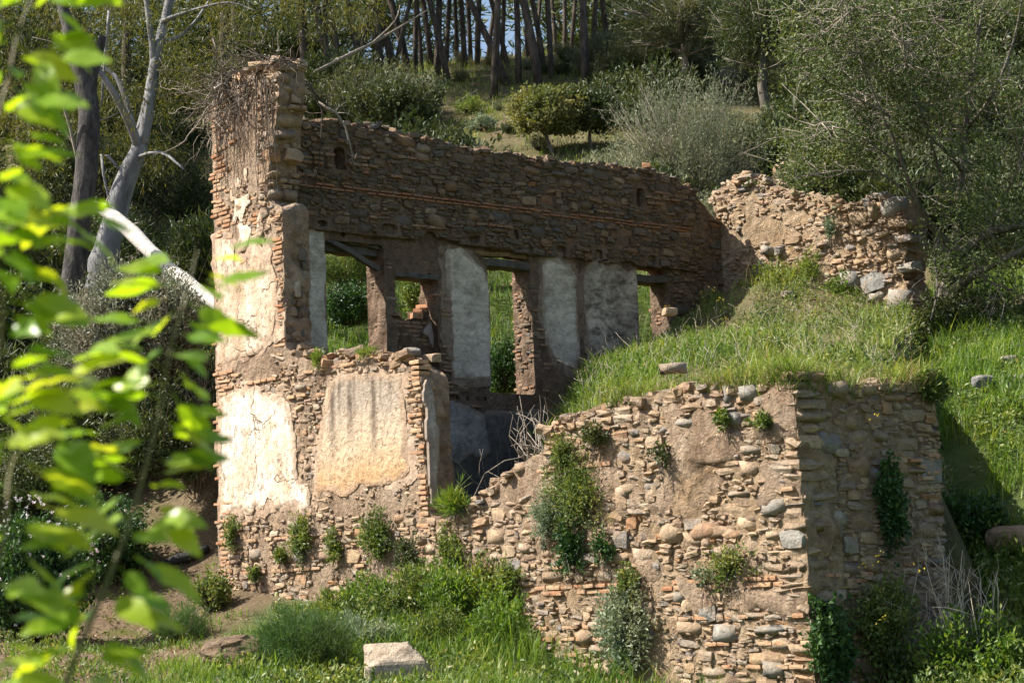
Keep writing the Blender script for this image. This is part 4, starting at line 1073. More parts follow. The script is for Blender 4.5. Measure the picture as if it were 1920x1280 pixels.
def bush_meshes(r, rad, nclump, nleaf, L, W, cr=.3, up=.3, stem_r=.018, lo=-.75, zc=.9, stems=True, flat=1.0, trunk=0, trunks=1, twigs=0, rnd=.8):
    """local meshes with the base at the origin: (foliage MB, stems MB)"""
    R3 = np.array(rad); rz = rad[2]; off = r.uniform(0, 50, 3)
    n = nclump * 3; nl = max(6, int(nleaf / 3))
    d = unit(r.normal(size=(n * 3, 3))); d = d[d[:, 2] > lo][:n]
    lob = 1 + .42 * fbm(d[:, 0] * 1.5 + off[0], d[:, 1] * 1.5 + off[1], d[:, 2] * 1.5 + off[2], 2, 17)
    C = d * (r.uniform(.35, 1.0, (len(d), 1)) ** .6) * lob[:, None] * R3 + np.array([0, 0, trunk + rz * zc])
    f, s = MB(), MB()
    if trunk:
        forks = []
        for q in range(trunks):
            a = np.array([r.normal(0, .12) * (trunks > 1), r.normal(0, .12) * (trunks > 1), -.15]); b = np.array([r.normal(0, R3[0] * .18), r.normal(0, R3[1] * .18), trunk + rz * .8])
            p = curve(r, a, b, 7, .1); tube(s, p, np.linspace(stem_r * 2.6, stem_r * 1.3, 7), 7); forks.append(p[3:])
        forks = np.concatenate(forks)
        A = forks[r.integers(len(forks), size=len(C))]
        near = np.linalg.norm(C[:, None] - forks[None], axis=2).argsort(1)[:, :2]; A = forks[near[np.arange(len(C)), r.integers(2, size=len(C))]]
    else:
        A = C * np.array([.25, .25, .12]) * r.uniform(.3, 1.3, (len(C), 1)) + r.normal(0, .05, C.shape) * R3
        A[:, 2] = np.clip(A[:, 2], -.1, None)
    sprig_leaves(f, r, A + (C - A) * .25, C, nl, L, W, cr, up, rnd)
    if stems or trunk:
        for i in range(0, len(C), 2 if len(C) < 240 else 4):
            tube(s, curve(r, A[i], C[i], 4, .10), np.linspace(stem_r * .8, stem_r * .2, 4), 4 if trunk else 3)
    for q in range(twigs):
        c = C[r.integers(len(C))]; a = c * r.uniform(.3, .7); e = c + r.normal(0, cr, 3)
        tube(s, curve(r, a, e, 4, .15), np.linspace(stem_r * .35, stem_r * .12, 4), 3)
    return f, s

def bush(name, label, cat, base, rad, nclump, nleaf, L, W, mat, stemmat='twigdark', seed=0, group=None, fname='foliage', sname='stems', **k):
    r = np.random.default_rng(seed)
    f, s = bush_meshes(r, rad, nclump, nleaf, L, W, **k)
    e = thing(name, base, label, cat, group)
    ob(fname, f.mesh(fname, smooth_faces=False), M[mat], e)
    if s.n: ob(sname, s.mesh(sname), M[stemmat], e)
    return e

def bush_px(name, label, cat, bx, by, w, h, nclump, nleaf, L, W, mat, stemmat='twigdark', y0=35.0, depth=.8, Y=None, **k):
    b = hit(bx, by, y0) if Y is None else at_y(bx, by, Y)
    snap = k.pop('snap', False)
    if snap: b = on_ground(b[0], b[1])
    sc = FPX / b[1]; rx = w / 2 / sc; rz = h / 2 / sc
    tr = k.get('trunk', 0)
    if tr: rz = (h / sc - tr) / 2
    return bush(name, label, cat, b, (rx, rx * depth, rz), nclump, nleaf, L, W, mat, stemmat, **k)

def copy_thing(root, loc, label, group, rotz=0.0, sc=1.0):
    c = root.copy(); col.objects.link(c); c.location = tuple(loc); c.rotation_euler = (0, 0, rotz); c.scale = (sc, sc, sc)
    tag(c, label, None, group)
    for ch in root.children:
        d = ch.copy(); col.objects.link(d); d.parent = c
    return c

# ------------------------------------------------------------------ grass and weeds (nobody could count them)
def stuff(name, mb, mat, label, cat, origin=(0, 0, 0)):
    return tag(ob(name, mb.mesh(name, origin, False), M[mat], None, origin), label, cat, kind='stuff')

def scatter_xy(r, n, x0, x1, y0, y1, cond=None):
    x = r.uniform(x0, x1, n); y = r.uniform(y0, y1, n)
    if cond is not None:
        k = cond(x, y); x, y = x[k], y[k]
    return np.stack([x, y, ground_z(x, y) - .02], 1)
def outside(x, y, m=.0):
    u, v = xy2uv(x, y)
    return ~((u > -.05) & (u < UB + .1) & (v > -.5 + m) & (v < VC + .6) & ((v < 2.4) | (mound_edge(u, v) > .1)))
g = np.random.default_rng(300)
# mound
def mound_pts(r, n):
    u = r.uniform(.7, UB - .1, n); v = r.uniform(.0, VC, n); z = mound_z(u, v)
    x, y = uv2xy(u, v)
    ok = (z > .85) & (z > ground_z(x, y) - .3)
    return np.stack([x, y, z - .02], 1)[ok], u[ok], v[ok]
P, u, v = mound_pts(g, 90000)
den = fbm(u * .9, v * .9, 0, 3, 93) + .55 * fbm(u * 3.4, v * 3.4, 0, 3, 94)
k = g.random(len(P)) < .5 + 1.5 * den; P = P[k]; den = den[k]
dry = g.random(len(P)) < .22 - .6 * den
mg, md = MB(), MB()
hh = np.clip(g.lognormal(-2.15, .5, len(P)) * (1 + .8 * den), .04, .5)
blades(mg, P[~dry], hh[~dry], g.uniform(.007, .016, (~dry).sum()), g.uniform(.15, 1.3, (~dry).sum()), g)
blades(md, P[dry], hh[dry] * 1.2, g.uniform(.005, .010, dry.sum()), g.uniform(.1, 1.3, dry.sum()), g)
# hanging fringe over the front of the block and the side face
fs = np.concatenate([F_BLOCK.P(g.uniform(u0b + .1, UB, 3600), g.uniform(-.03, .5, 3600), np.interp(g.uniform(0, 1, 3600), [0, 1], [0, 0]) + 0)])
tops = np.array(sorted([(s, z) for s, z in bl_poly[5:14]])); fs[:, 2] = np.interp((fs - F_BLOCK.o) @ UD, tops[:, 0], tops[:, 1]) - g.uniform(0, .06, len(fs))
kf = fbm(((fs - F_BLOCK.o) @ UD) * 2.2, 0, 0, 3, 55); fs = fs[kf > -.12]; kf = kf[kf > -.12]
blades(mg, fs, g.uniform(.05, .24, len(fs)) * (1 + 1.3 * kf), .011, g.uniform(.4, 1.6, len(fs)), g)
blades(md, fs[::3], g.uniform(.1, .3, len(fs[::3])), .008, g.uniform(.8, 2.6, len(fs[::3])), g)
ss = g.uniform(VB, s_end, 1500); ft = F_SIDE.P(ss, g.uniform(-.03, .5, 1500), 0 * ss)
stp = np.array(sd_poly[1:5]); ft[:, 2] = np.interp(ss, stp[:, 0], stp[:, 1]) - g.uniform(-.02, .16, 1500)
kf = fbm(ss * 2.2, 0, 0, 3, 56); blades(mg, ft[kf > -.2], g.uniform(.1, .4, (kf > -.2).sum()), .012, g.uniform(.4, 1.6, (kf > -.2).sum()), g); blades(md, ft[::3], g.uniform(.1, .35, len(ft[::3])), .008, g.uniform(.8, 2.8, len(ft[::3])), g)
stuff('grass', mg, 'grass', 'spring grass covering the earth mound', 'grass')
stuff('dry_grass', md, 'grassdry', 'dry straw stalks among the mound grass', 'grass')
mh = MB(); Pm, u, v = mound_pts(g, 9000); k = fbm(u * 1.6, v * 1.6, 0, 3, 95) > .08; Pm = Pm[k]
foliage(mh, g, Pm + np.c_[0 * Pm[:, :2], g.uniform(.03, .2, len(Pm))], .12, 10, .065, .028, .5)
stuff('weeds', mh, 'herb', 'leafy weeds scattered over the mound', 'weeds')

# lush grass outside the openings and on the right slope
ml = MB()
def behind(x, y):
    u, v = xy2uv(x, y); return (u < -.1) & (u > -9) & (v > 1.3) & (v < 13)
P = scatter_xy(g, 46000, -9, 8, 30, 44, behind); blades(ml, P, g.uniform(.12, .42, len(P)), g.uniform(.012, .022, len(P)), g.uniform(.2, .9, len(P)), g)
P = scatter_xy(g, 52000, 4.0, 11, 22.3, 35, lambda x, y: outside(x, y) & (fbm(x * .6, y * .6, 0, 3, 61) > -.35)); kk = fbm(P[:, 0] * 1.5, P[:, 1] * 1.5, 0, 3, 73); P = P[kk > -.22]; kk = kk[kk > -.22]; blades(ml, P, g.uniform(.1, .42, len(P)) * (1 + kk), g.uniform(.010, .02, len(P)), g.uniform(.2, .9, len(P)), g)
stuff('lush_grass', ml, 'grasslush', 'tall lush green grass on the slope beside and behind the ruin', 'grass')
# front: grass and leafy weeds
mf, mw, mw2 = MB(), MB(), MB()
P = scatter_xy(g, 46000, -4.6, 2.0, 17.5, 28.2, lambda x, y: outside(x, y) & (x > -3.7 + .9 * noise(x, y, 0, 7)) & (fbm(x * .8, y * .8, 0, 3, 62) > -.3)); blades(mf, P, g.uniform(.05, .30, len(P)) * (1 + .8 * fbm(P[:, 0] * 1.1, P[:, 1] * 1.1, 0, 2, 71)) * (1 + .8 * smooth(-1.5, .2, P[:, 0])), g.uniform(.007, .015, len(P)), g.uniform(.2, 1.0, len(P)), g)
P = scatter_xy(g, 26000, 3.0, 9.5, 15.0, 22.6, lambda x, y: outside(x, y)); blades(mf, P, g.uniform(.1, .45, len(P)), g.uniform(.010, .018, len(P)), g.uniform(.2, 1.0, len(P)), g)
P = scatter_xy(g, 12000, -10, -3.6, 17, 27.5, lambda x, y: outside(x, y) & (fbm(x * .7, y * .7, 0, 3, 63) > .08)); blades(mf, P, g.uniform(.05, .22, len(P)), g.uniform(.010, .018, len(P)), g.uniform(.3, 1.1, len(P)), g)
stuff('front_grass', mf, 'grasslush', 'short green grass in front of the ruin', 'grass')
P = scatter_xy(g, 2600, -4.2, 1.2, 19, 28, lambda x, y: outside(x, y) & (fbm(x * 1.1, y * 1.1, 0, 3, 64) > -.03) & (x > -3.2)); foliage(mw, g, P + np.c_[0 * P[:, :2], g.uniform(.02, .26, len(P))], .14, 16, .065, .036, .5)
P = scatter_xy(g, 1900, 3.0, 9.5, 15.5, 23.0, lambda x, y: outside(x, y) & (fbm(x * .9, y * .9, 0, 3, 65) > -.15)); foliage(mw, g, P + np.c_[0 * P[:, :2], g.uniform(.05, .45, len(P))], .16, 16, .07, .034, .4)
P = scatter_xy(g, 2600, 4.2, 10, 22.5, 33, lambda x, y: outside(x, y) & (fbm(x * .8, y * .8, 0, 3, 68) > -.1)); foliage(mw, g, P + np.c_[0 * P[:, :2], g.uniform(.05, .25, len(P))], .16, 14, .08, .04, .4)
P = scatter_xy(g, 800, -9, -4.2, 19, 30, lambda x, y: outside(x, y) & (fbm(x * .8, y * .8, 0, 3, 66) > .05)); foliage(mw, g, P + np.c_[0 * P[:, :2], g.uniform(.02, .2, len(P))], .12, 14, .06, .03, .5)
stuff('leafy_weeds', mw, 'herb', 'leafy green weeds carpeting the ground round the ruin', 'weeds')
# hill above: sparse tufts and dry litter
mt_, md_ = MB(), MB()
P = scatter_xy(g, 32000, -8, 10, 38, 64, lambda x, y: outside(x, y) & (fbm(x * .6, y * .6, 0, 3, 67) > -.12)); blades(mt_, P, g.uniform(.06, .32, len(P)), g.uniform(.014, .024, len(P)), g.uniform(.2, 1.0, len(P)), g)
P = scatter_xy(g, 18000, -15, 17, 36, 66, lambda x, y: outside(x, y)); blades(md_, P, g.uniform(.03, .2, len(P)), g.uniform(.014, .03, len(P)), g.uniform(.8, 3.0, len(P)), g)
P = scatter_xy(g, 14000, -11, -3.6, 16, 31, lambda x, y: outside(x, y)); blades(md_, P, g.uniform(.02, .09, len(P)), g.uniform(.012, .03, len(P)), g.uniform(1.0, 3.5, len(P)), g)
stuff('hill_grass', mt_, 'grass', 'sparse grass tufts on the hillside above the ruin', 'grass')
stuff('leaf_litter', md_, 'grassdry', 'dry stalks and leaf litter lying on the hillside', 'litter')

# ------------------------------------------------------------------ pines on the ridge
def zx(a, b): return 500 + .3646 * a, .3646 * b
PINES = [(360, 480, 330, 380, 40), (410, 465, 380, 320, 25), (505, 450, 470, 290, 25), (590, 430, 570, 190, 35), (675, 395, 610, 160, 35), (740, 390, 665, 190, 35), (765, 370, 790, 110, 22),
         (875, 370, 865, 0, 30), (940, 400, 880, 170, 28), (850, 330, 815, 130, 25), (1020, 330, 1000, 50, 25), (1080, 320, 1105, 0, 25), (1165, 480, 1165, 0, 32), (1255, 420, 1110, 0, 32),
         (1295, 410, 1250, 0, 28), (1410, 440, 1310, 0, 40), (1465, 390, 1440, 0, 25), (1430, 330, 1360, 0, 25), (1640, 430, 1640, 0, 38), (1250, 330, 1180, 80, 22), (1675, 270, 1680, 50, 22), (1755, 270, 1740, 100, 25), (1530, 200, 1530, 80, 20), (1590, 210, 1500, 0, 20), (300, 470, 290, 330, 22), (450, 440, 500, 200, 20), (540, 420, 560, 150, 18), (640, 400, 700, 120, 20), (800, 350, 770, 60, 18), (920, 320, 940, 40, 20), (980, 310, 960, 20, 18), (1050, 300, 1040, 0, 20), (1130, 290, 1160, 10, 18), (1210, 300, 1230, 0, 18), (1340, 280, 1330, 0, 18), (1385, 270, 1400, 0, 16), (1490, 250, 1470, 0, 18), (1560, 240, 1580, 0, 18)]
rp = np.random.default_rng(77)
CROWN = []
for q in range(4):
    f = MB(); C = ellips(rp, 60, -.6) * np.array([2.5, 2.5, 1.7])
    foliage(f, rp, C, .55, 120, .24, .042, .25, .8, .5)
    me = f.mesh('crown', smooth_faces=False); me.materials.append(M['pine']); CROWN.append(me)
ORD = ['first', 'second', 'third', 'fourth', 'fifth', 'sixth', 'seventh', 'eighth', 'ninth', 'tenth', 'eleventh', 'twelfth', 'thirteenth', 'fourteenth', 'fifteenth', 'sixteenth', 'seventeenth', 'eighteenth', 'nineteenth', 'twentieth', 'twenty-first', 'twenty-second', 'twenty-third', 'twenty-fourth', 'twenty-fifth', 'twenty-sixth', 'twenty-seventh', 'twenty-eighth', 'twenty-ninth', 'thirtieth', 'thirty-first', 'thirty-second', 'thirty-third', 'thirty-fourth', 'thirty-fifth', 'thirty-sixth', 'thirty-seventh', 'thirty-eighth', 'thirty-ninth', 'fortieth']
RANK = np.argsort(np.argsort([p[0] for p in PINES]))
def pine(base, topdir, H, rad, label, ci, group='pine trees on the ridge', cs=1.0, trunk_k=8):
    e = thing('pine_tree', base, label, 'tree', group)
    s = MB(); n = 9; t = np.linspace(0, 1, n)[:, None]
    lean = np.array([topdir, rp.normal(0, .05), 1.0]); p = t * H * lean
    p[:, 0] += np.sin(t[:, 0] * 3) * rp.normal(0, .12); p[:, 1] += np.sin(t[:, 0] * 3) * rp.normal(0, .12)
    p[0] -= np.array([0, 0, .3])
    tube(s, p, np.linspace(rad, rad * .45, n) * rp.uniform(.93, 1.07, n), trunk_k)
    ob('trunk', s.mesh('trunk'), M['pinebark'], e)
    b = MB()
    for q in range(6):
        a = p[int(rp.integers(3, n))]; d = unit(rp.normal(size=3) * np.array([1, 1, .35])); tube(b, curve(rp, a, a + d * rp.uniform(.6, 1.9), 4, .1), np.linspace(rad * .22, .012, 4), 4)
    ob('branches', b.mesh('branches'), M['pinebark'], e)
    c = ob('crown', CROWN[ci % 4], None, e, tuple(p[-1] + np.array([0, 0, -.2]))); c.rotation_euler = (0, 0, rp.uniform(0, 6.28)); c.scale = (cs, cs, cs)
    return e
for i, (ax, ay, bx, by, w) in enumerate(PINES):
    x1, y1 = zx(ax, ay); x2, y2 = zx(bx, by)
    base = hit(x1, y1 + 6, 40)
    if base[1] > 78: yy = rp.uniform(66, 76); base = on_ground(ray(x1, y1)[0] * yy, yy)
    Y = base[1]; topp = at_y(x2, y2, Y); d = topp - base
    lean = 'left-leaning' if d[0] / d[2] < -.16 else ('right-leaning' if d[0] / d[2] > .12 else 'upright')
    thick = 'thick ' if w >= 35 else ('slim ' if w <= 22 else '')
    pine(base, d[0] / max(d[2], .5), rp.uniform(7.0, 9.5), w * .3646 / FPX * Y / 2 * 1.35, f'{thick}{lean} pine trunk on the ridge, {ORD[RANK[i]]} from the left', i)
# pines up the left slope, their crowns shading the hillside
for i, (x, y, H) in enumerate(((-9.5, 47, 9), (-12, 50, 7), (-7.5, 52, 11), (-10.5, 55, 10), (-14, 46, 6), (-5.5, 56, 11), (-13, 58, 6), (-16, 52, 7), (-8, 60, 10), (-17, 60, 7), (-19, 48, 7), (-12.5, 43, 5.5), (-16, 41, 6), (-19, 56, 6))):
    pine(on_ground(x, y), rp.normal(0, .06), H, .15, 'dark pine on the left slope behind the eucalyptus foliage', i, 'pines on the left slope', 1.15)
# wood beyond the ridge
for i in range(64):
    x = -24 + i * .76 + rp.normal(0, .8); y = rp.uniform(72, 94)
    b = on_ground(x, y)
    pine(b, rp.normal(0, .08), rp.uniform(1.2, 5.2), rp.uniform(.09, .14), 'dark pine beyond the crest of the ridge', i, 'pines beyond the ridge', rp.uniform(1.4, 2.1), 6)

# ------------------------------------------------------------------ trees and shrubs on the slope behind
bush_px('scrub_bush', 'dark rounded scrub bush above the left end of the rear wall', 'bush', 745, 245, 190, 120, 60, 170, .10, .045, 'scrub', seed=401, cr=.34)
bush_px('scrub_bush', 'low dull green scrub just behind the wall top near the tall corner', 'bush', 650, 235, 110, 60, 30, 130, .08, .03, 'scrub', seed=402, cr=.25)
bush_px('low_shrub', 'small bright shrub on the open slope above the rear wall', 'bush', 905, 245, 60, 36, 18, 100, .07, .02, 'herbpale', seed=403, cr=.2)
bush_px('low_shrub', 'pale round shrub near the fallen branch under the pines', 'bush', 880, 215, 70, 44, 18, 100, .07, .02, 'grass', seed=404, cr=.2)
bush_px('young_oak', 'pale yellow-green young oak with two thin trunks above the rear wall', 'tree', 1030, 292, 165, 140, 90, 210, .085, .045, 'oaklight', 'oakbark', seed=405, cr=.30, trunk=.45, trunks=2, stem_r=.02, zc=.95)
bush_px('dark_oak', 'dark green oak between the pale young oak and the silvery shrub', 'tree', 1112, 278, 140, 125, 70, 180, .09, .045, 'scrub', 'oakbark', seed=406, cr=.32, trunk=.3, stem_r=.02)
bush_px('olive_shrub', 'large wispy silver-green shrub spilling over the right end of the rear wall', 'shrub', 1290, 420, 300, 320, 230, 165, .075, .016, 'olive', 'twig', seed=407, cr=.33, up=.9, stem_r=.02, twigs=160, zc=.86)
bush_px('olive_shrub', 'silvery shrub shoots hanging over the broken wall corner', 'shrub', 1320, 470, 130, 130, 40, 130, .07, .015, 'olive', 'twig', Y=36.2, seed=408, cr=.24, up=-.2, stem_r=.012, twigs=40)
bush_px('pine_sapling', 'pale olive young pine with pale branches right of the ridge wood', 'tree', 1275, 190, 240, 260, 60, 150, .2, .022, 'pinelight', 'twig', y0=44, seed=409, cr=.5, trunk=1.0, stem_r=.05)
bush_px('pine_sapling', 'young pine behind the silvery shrub, upper right', 'tree', 1440, 240, 220, 330, 70, 150, .19, .022, 'pine', 'oakbark', y0=42, seed=410, cr=.5, trunk=1.2, stem_r=.06)
bush_px('scrub_bush', 'olive-green scrub at the right edge of the pine wood', 'bush', 1190, 180, 170, 120, 50, 150, .12, .04, 'pinelight', seed=411, cr=.4)
bush_px('low_shrub', 'bright green shrub behind the cross wall top', 'bush', 1440, 345, 110, 70, 34, 130, .07, .02, 'grass', Y=38, snap=True, seed=412, cr=.25)
bush_px('scrub_bush', 'glossy scrub growing behind the middle of the cross wall', 'bush', 1540, 370, 170, 110, 46, 120, .075, .035, 'oak', 'oakbark', Y=37.6, snap=False, seed=413, cr=.28, twigs=60)
bush_px('scrub_bush', 'dense scrub behind the oak at the right edge', 'bush', 1860, 330, 240, 280, 56, 140, .09, .04, 'scrub', y0=38, seed=414, cr=.42, twigs=40)
bush_px('scrub_bush', 'tall scrub filling the slope at the upper right', 'bush', 1650, 260, 300, 300, 64, 140, .10, .04, 'pinelight', y0=41, seed=415, cr=.5, twigs=60)
bush_px('scrub_bush', 'dark scrub under the oak left of the red bank', 'bush', 1800, 640, 150, 100, 60, 150, .075, .04, 'scrub', 'oakbark', y0=27, seed=416, cr=.26)
bush_px('scrub_bush', 'shady scrub at the foot of the block on its right', 'bush', 1790, 1040, 190, 120, 50, 150, .08, .045, 'ivy', y0=20, seed=417, cr=.24)
# left slope
bush_px('silver_bush', 'large silver-grey bush left of the tall corner below the fallen trunk', 'bush', 260, 735, 310, 290, 170, 260, .075, .024, 'bushgrey', 'twigdark', Y=30.6, seed=420, cr=.27, up=.6, twigs=60, snap=False)
bush_px('silver_bush', 'grey brushwood beside the base of the tall corner', 'bush', 370, 930, 130, 250, 60, 120, .05, .014, 'bushgrey', 'twig', Y=30.3, seed=421, cr=.22, up=.5, twigs=160, stem_r=.014)
bush_px('scrub_bush', 'dark oak scrub behind the white trunk', 'bush', 330, 440, 190, 190, 70, 150, .085, .035, 'scrub', 'oakbark', y0=36, seed=422, cr=.36, twigs=40)
bush_px('scrub_bush', 'dark shaded scrub at the far left edge', 'bush', 60, 520, 240, 250, 80, 150, .09, .04, 'scrub', y0=34, seed=423, cr=.4)
bush_px('scrub_bush', 'shaded green scrub low behind the foreground branch', 'bush', 60, 780, 230, 200, 80, 160, .075, .035, 'scrub', Y=31, snap=True, seed=424, cr=.3)
bush_px('scrub_bush', 'dark undergrowth at the foot of the dark trunk', 'bush', 190, 900, 210, 170, 70, 160, .07, .035, 'ivy', Y=29.6, snap=True, seed=425, cr=.26)
bush_px('scrub_bush', 'dark undergrowth between the silver bush and the bare earth', 'bush', 300, 900, 220, 190, 80, 170, .07, .03, 'scrub', Y=29.9, seed=434, cr=.25, twigs=60)
bush_px('scrub_bush', 'dark brushwood against the left edge of the front wall', 'bush', 385, 830, 110, 210, 60, 150, .06, .02, 'scrub', 'twig', Y=30.6, seed=435, cr=.2, twigs=120)
bush_px('scrub_bush', 'shaded bush below the fallen trunk at the left edge', 'bush', 150, 690, 190, 170, 70, 160, .07, .03, 'scrub', Y=32, seed=436, cr=.28)
fb = bush_px('flowering_shrub', 'dark leafy shrub with pale pink blossoms at the lower left', 'shrub', 60, 1010, 240, 280, 90, 170, .075, .045, 'ivy', Y=26.8, snap=True, seed=426, cr=.24)
rf = np.random.default_rng(427); fl = MB()
sc = FPX / 26.8; C = ellips(rf, 130, -.6); C = unit(C) * np.array([120 / sc, 96 / sc, 140 / sc]) * 1.03 + np.array([0, 0, 126 / sc])
for c in C: leaves(fl, np.repeat(c[None], 5, 0), rf.normal(size=(5, 3)), .035, .03, rf)
ob('blossom', fl.mesh('blossom', smooth_faces=False), M['flower'], fb)
# behind the openings
wb = bush_px('flowering_shrub', 'dark shrub with white blossoms seen through the large opening', 'shrub', 660, 610, 120, 90, 40, 150, .06, .032, 'ivy', Y=34.5, seed=430, cr=.22)
bush_px('low_shrub', 'pale weeping shrub seen at the top of the large opening', 'shrub', 655, 540, 150, 110, 50, 150, .09, .012, 'grass', Y=36.5, seed=431, cr=.26, up=-.3)
bush_px('low_shrub', 'dark shrub filling the bottom of the middle opening', 'shrub', 950, 735, 90, 120, 40, 150, .06, .03, 'ivy', Y=33.9, seed=432, cr=.2)
bush_px('low_shrub', 'shrub with pale flowers behind the small window', 'shrub', 790, 580, 70, 80, 30, 130, .055, .03, 'herb', Y=34.2, seed=433, cr=.18)
# weeds piled against the foot of the front wall
for i, (x, y, w, h, mt, lb) in enumerate(((640, 1165, 120, 60, 'herb', 'low weeds at the wall foot under the narrow tuft'), (700, 1150, 110, 80, 'grasslush', 'bright weeds at the wall foot left of the dull thin plant'), (795, 1150, 120, 110, 'herb', 'tall weeds piled against the wall below the doorway jamb'), (850, 1170, 120, 130, 'grasslush', 'tallest weeds under the collapsed doorway sill'), (965, 1150, 100, 120, 'herb', 'weeds filling the angle left of the block'), (940, 1215, 130, 110, 'grasslush', 'bright tall grass and weeds just left of the block'), (820, 1215, 140, 80, 'herb', 'leafy weeds in front of the doorway sill'), (670, 1215, 150, 60, 'herbpale', 'pale low weeds right of the fennel bush'))):
    bush_px('weed_clump', lb, 'weeds', x, y, w, h, 22, 96, .075, .022, mt, 'stemgreen', y0=16, seed=470 + i, cr=.2, up=.8, stem_r=.006)
# fillers over the hillside: copies of a few kinds
PR = []
for q, (mt, L, W, up) in enumerate((('scrub', .09, .035, .3), ('pine', .12, .02, .4), ('olive', .075, .016, .8), ('pinelight', .08, .016, .8), ('scrub', .085, .04, .3))):
    PR.append((mt, L, W, up))
kinds = ['dark green', 'dull olive', 'silvery', 'yellow-green', 'broad-leaved dark']
protos = {}
rh = np.random.default_rng(440); cnt = 0
while cnt < 290:
    x = rh.uniform(-15, 17); y = rh.uniform(39, 63) if cnt % 3 else rh.uniform(50, 66)
    if cnt >= 215: x, y = (rh.uniform(6, 13), rh.uniform(35.5, 46)) if cnt % 2 else (rh.uniform(-13, -5.5), rh.uniform(31.5, 42))
    px_, py_, _ = project(np.array([[x, y, h_smooth(np.array([x]), np.array([y]))[0]]]))
    px_, py_ = px_[0], py_[0]
    small = (560 < px_ < 1130 and py_ < 200) or (830 < px_ < 1110 and py_ < 320)
    
    q = int(rh.integers(5)); b = on_ground(x, y)
    where = 'left' if px_ < 560 else ('middle' if px_ < 1150 else 'right')
    lab = f'{kinds[q]} shrub on the hillside, {where} of the picture'; grp = f'{kinds[q]} hillside shrubs, {where}'
    if q not in protos:
        mt, L, W, up = PR[q]
        protos[q] = bush('hillside_shrub', lab, 'bush', b, (.75, .75, .5), 40, 110, L, W, mt, seed=450 + q, cr=.24, up=up, group=grp)
    else:
        copy_thing(protos[q], b, lab, grp, rh.uniform(0, 6.28), rh.uniform(.22, .5) if small else rh.uniform(.6, 2.0))
    cnt += 1
# ------------------------------------------------------------------ trees on the left: dark snag, eucalyptus, fallen trunk
def limb(mb, pts, k=9, sub=3, jit=.015, r=None):
    """pts: (px, py, depth Y, radius m)"""
    r = r or rng
    P = np.array([at_y(a, b, c) for a, b, c, _ in pts]); R_ = np.array([p[3] for p in pts])
    t = np.arange(len(P)); tt = np.linspace(0, len(P) - 1, (len(P) - 1) * sub + 1)
    # Catmull-Rom
    Q = []
    for x in tt:
        i = min(int(x), len(P) - 2); f = x - i
        p0, p1, p2, p3 = P[max(i - 1, 0)], P[i], P[i + 1], P[min(i + 2, len(P) - 1)]
        Q.append(.5 * (2 * p1 + (p2 - p0) * f + (2 * p0 - 5 * p1 + 4 * p2 - p3) * f * f + (3 * p1 - p0 - 3 * p2 + p3) * f ** 3))
    Q = np.array(Q); rr = np.interp(tt, t, R_)
    Q[1:-1] += r.normal(0, 1, Q[1:-1].shape) * rr[1:-1, None] * jit * 4
    tube(mb, Q, rr * r.uniform(.94, 1.06, len(Q)), k); return Q

rt = np.random.default_rng(500)
b0 = at_y(112, 760, 33.0)
snag = thing('dead_tree', b0, 'dark rough dead trunk with a forked broken top at the left', 'tree')
mb = MB(); limb(mb, [(100, 840, 33, .26), (112, 755, 33, .23), (127, 600, 33, .2), (146, 450, 33, .19), (160, 320, 33, .19), (166, 210, 33, .19), (152, 130, 33, .16), (138, 85, 33, .13), (120, 20, 33, .10), (105, -60, 33, .09)], 10, r=rt)
ob('trunk', mb.mesh('trunk', b0), M['snagbark'], snag)
mb = MB(); limb(mb, [(164, 190, 33, .11), (174, 140, 33, .09), (186, 95, 33, .08), (193, 68, 33, .055)], 8, r=rt); ob('broken_limb', mb.mesh('broken_limb', b0), M['snagbark'], snag)
mb = MB()
for a in ([(152, 330, 33, .03), (120, 200, 32.8, .025), (95, 170, 32.7, .012)], [(160, 300, 33, .03), (120, 240, 33, .02), (90, 170, 33, .01)], [(176, 230, 33, .02), (200, 222, 33, .016), (222, 212, 33, .01)], [(155, 130, 33, .02), (110, 85, 33, .012), (60, 70, 33, .006)]): limb(mb, a, 5, r=rt)
ob('dead_branches', mb.mesh('dead_branches', b0), M['twig'], snag)

b1 = at_y(186, 540, 37.0)
euc = thing('eucalyptus_tree', b1, 'pale smooth-barked eucalyptus with drooping yellow-green foliage behind the dark trunk', 'tree')
mb = MB()
limb(mb, [(178, 600, 37, .30), (190, 520, 37, .27), (208, 440, 37, .24), (230, 350, 37, .20), (258, 285, 37, .16), (280, 190, 37.3, .12), (296, 90, 37.6, .10), (318, 0, 38, .09), (330, -120, 38, .08)], 10, r=rt)
ob('trunk', mb.mesh('trunk', b1), M['euc'], euc)
mb = MB()
for a in ([(262, 280, 37, .10), (240, 225, 36.6, .08), (205, 160, 36.2, .06), (160, 100, 36, .04), (110, 20, 36, .03)], [(262, 278, 37, .09), (250, 240, 37.2, .08), (222, 150, 37.5, .05), (180, 120, 37.6, .03)],
          [(290, 130, 37.5, .08), (282, 60, 37.5, .06), (270, -30, 37.5, .05)], [(268, 270, 37, .12), (276, 215, 37, .12), (284, 175, 37, .1)], [(305, 40, 37.7, .05), (360, 20, 37.5, .03), (430, 5, 37.3, .02), (480, 22, 37, .01)],
          [(235, 330, 37, .03), (190, 290, 36.8, .03), (215, 420, 37, .02)], [(245, 300, 37, .04), (300, 285, 36.5, .03), (345, 318, 36, .02)], [(300, 80, 37.6, .05), (350, 60, 38, .03), (400, -10, 38.5, .02)], [(205, 20, 37, .04), (196, 120, 37, .03), (190, 200, 37, .02)]):
    limb(mb, a, 6, r=rt)
ob('limbs', mb.mesh('limbs', b1), M['euc'], euc)
mb = MB(); C = []
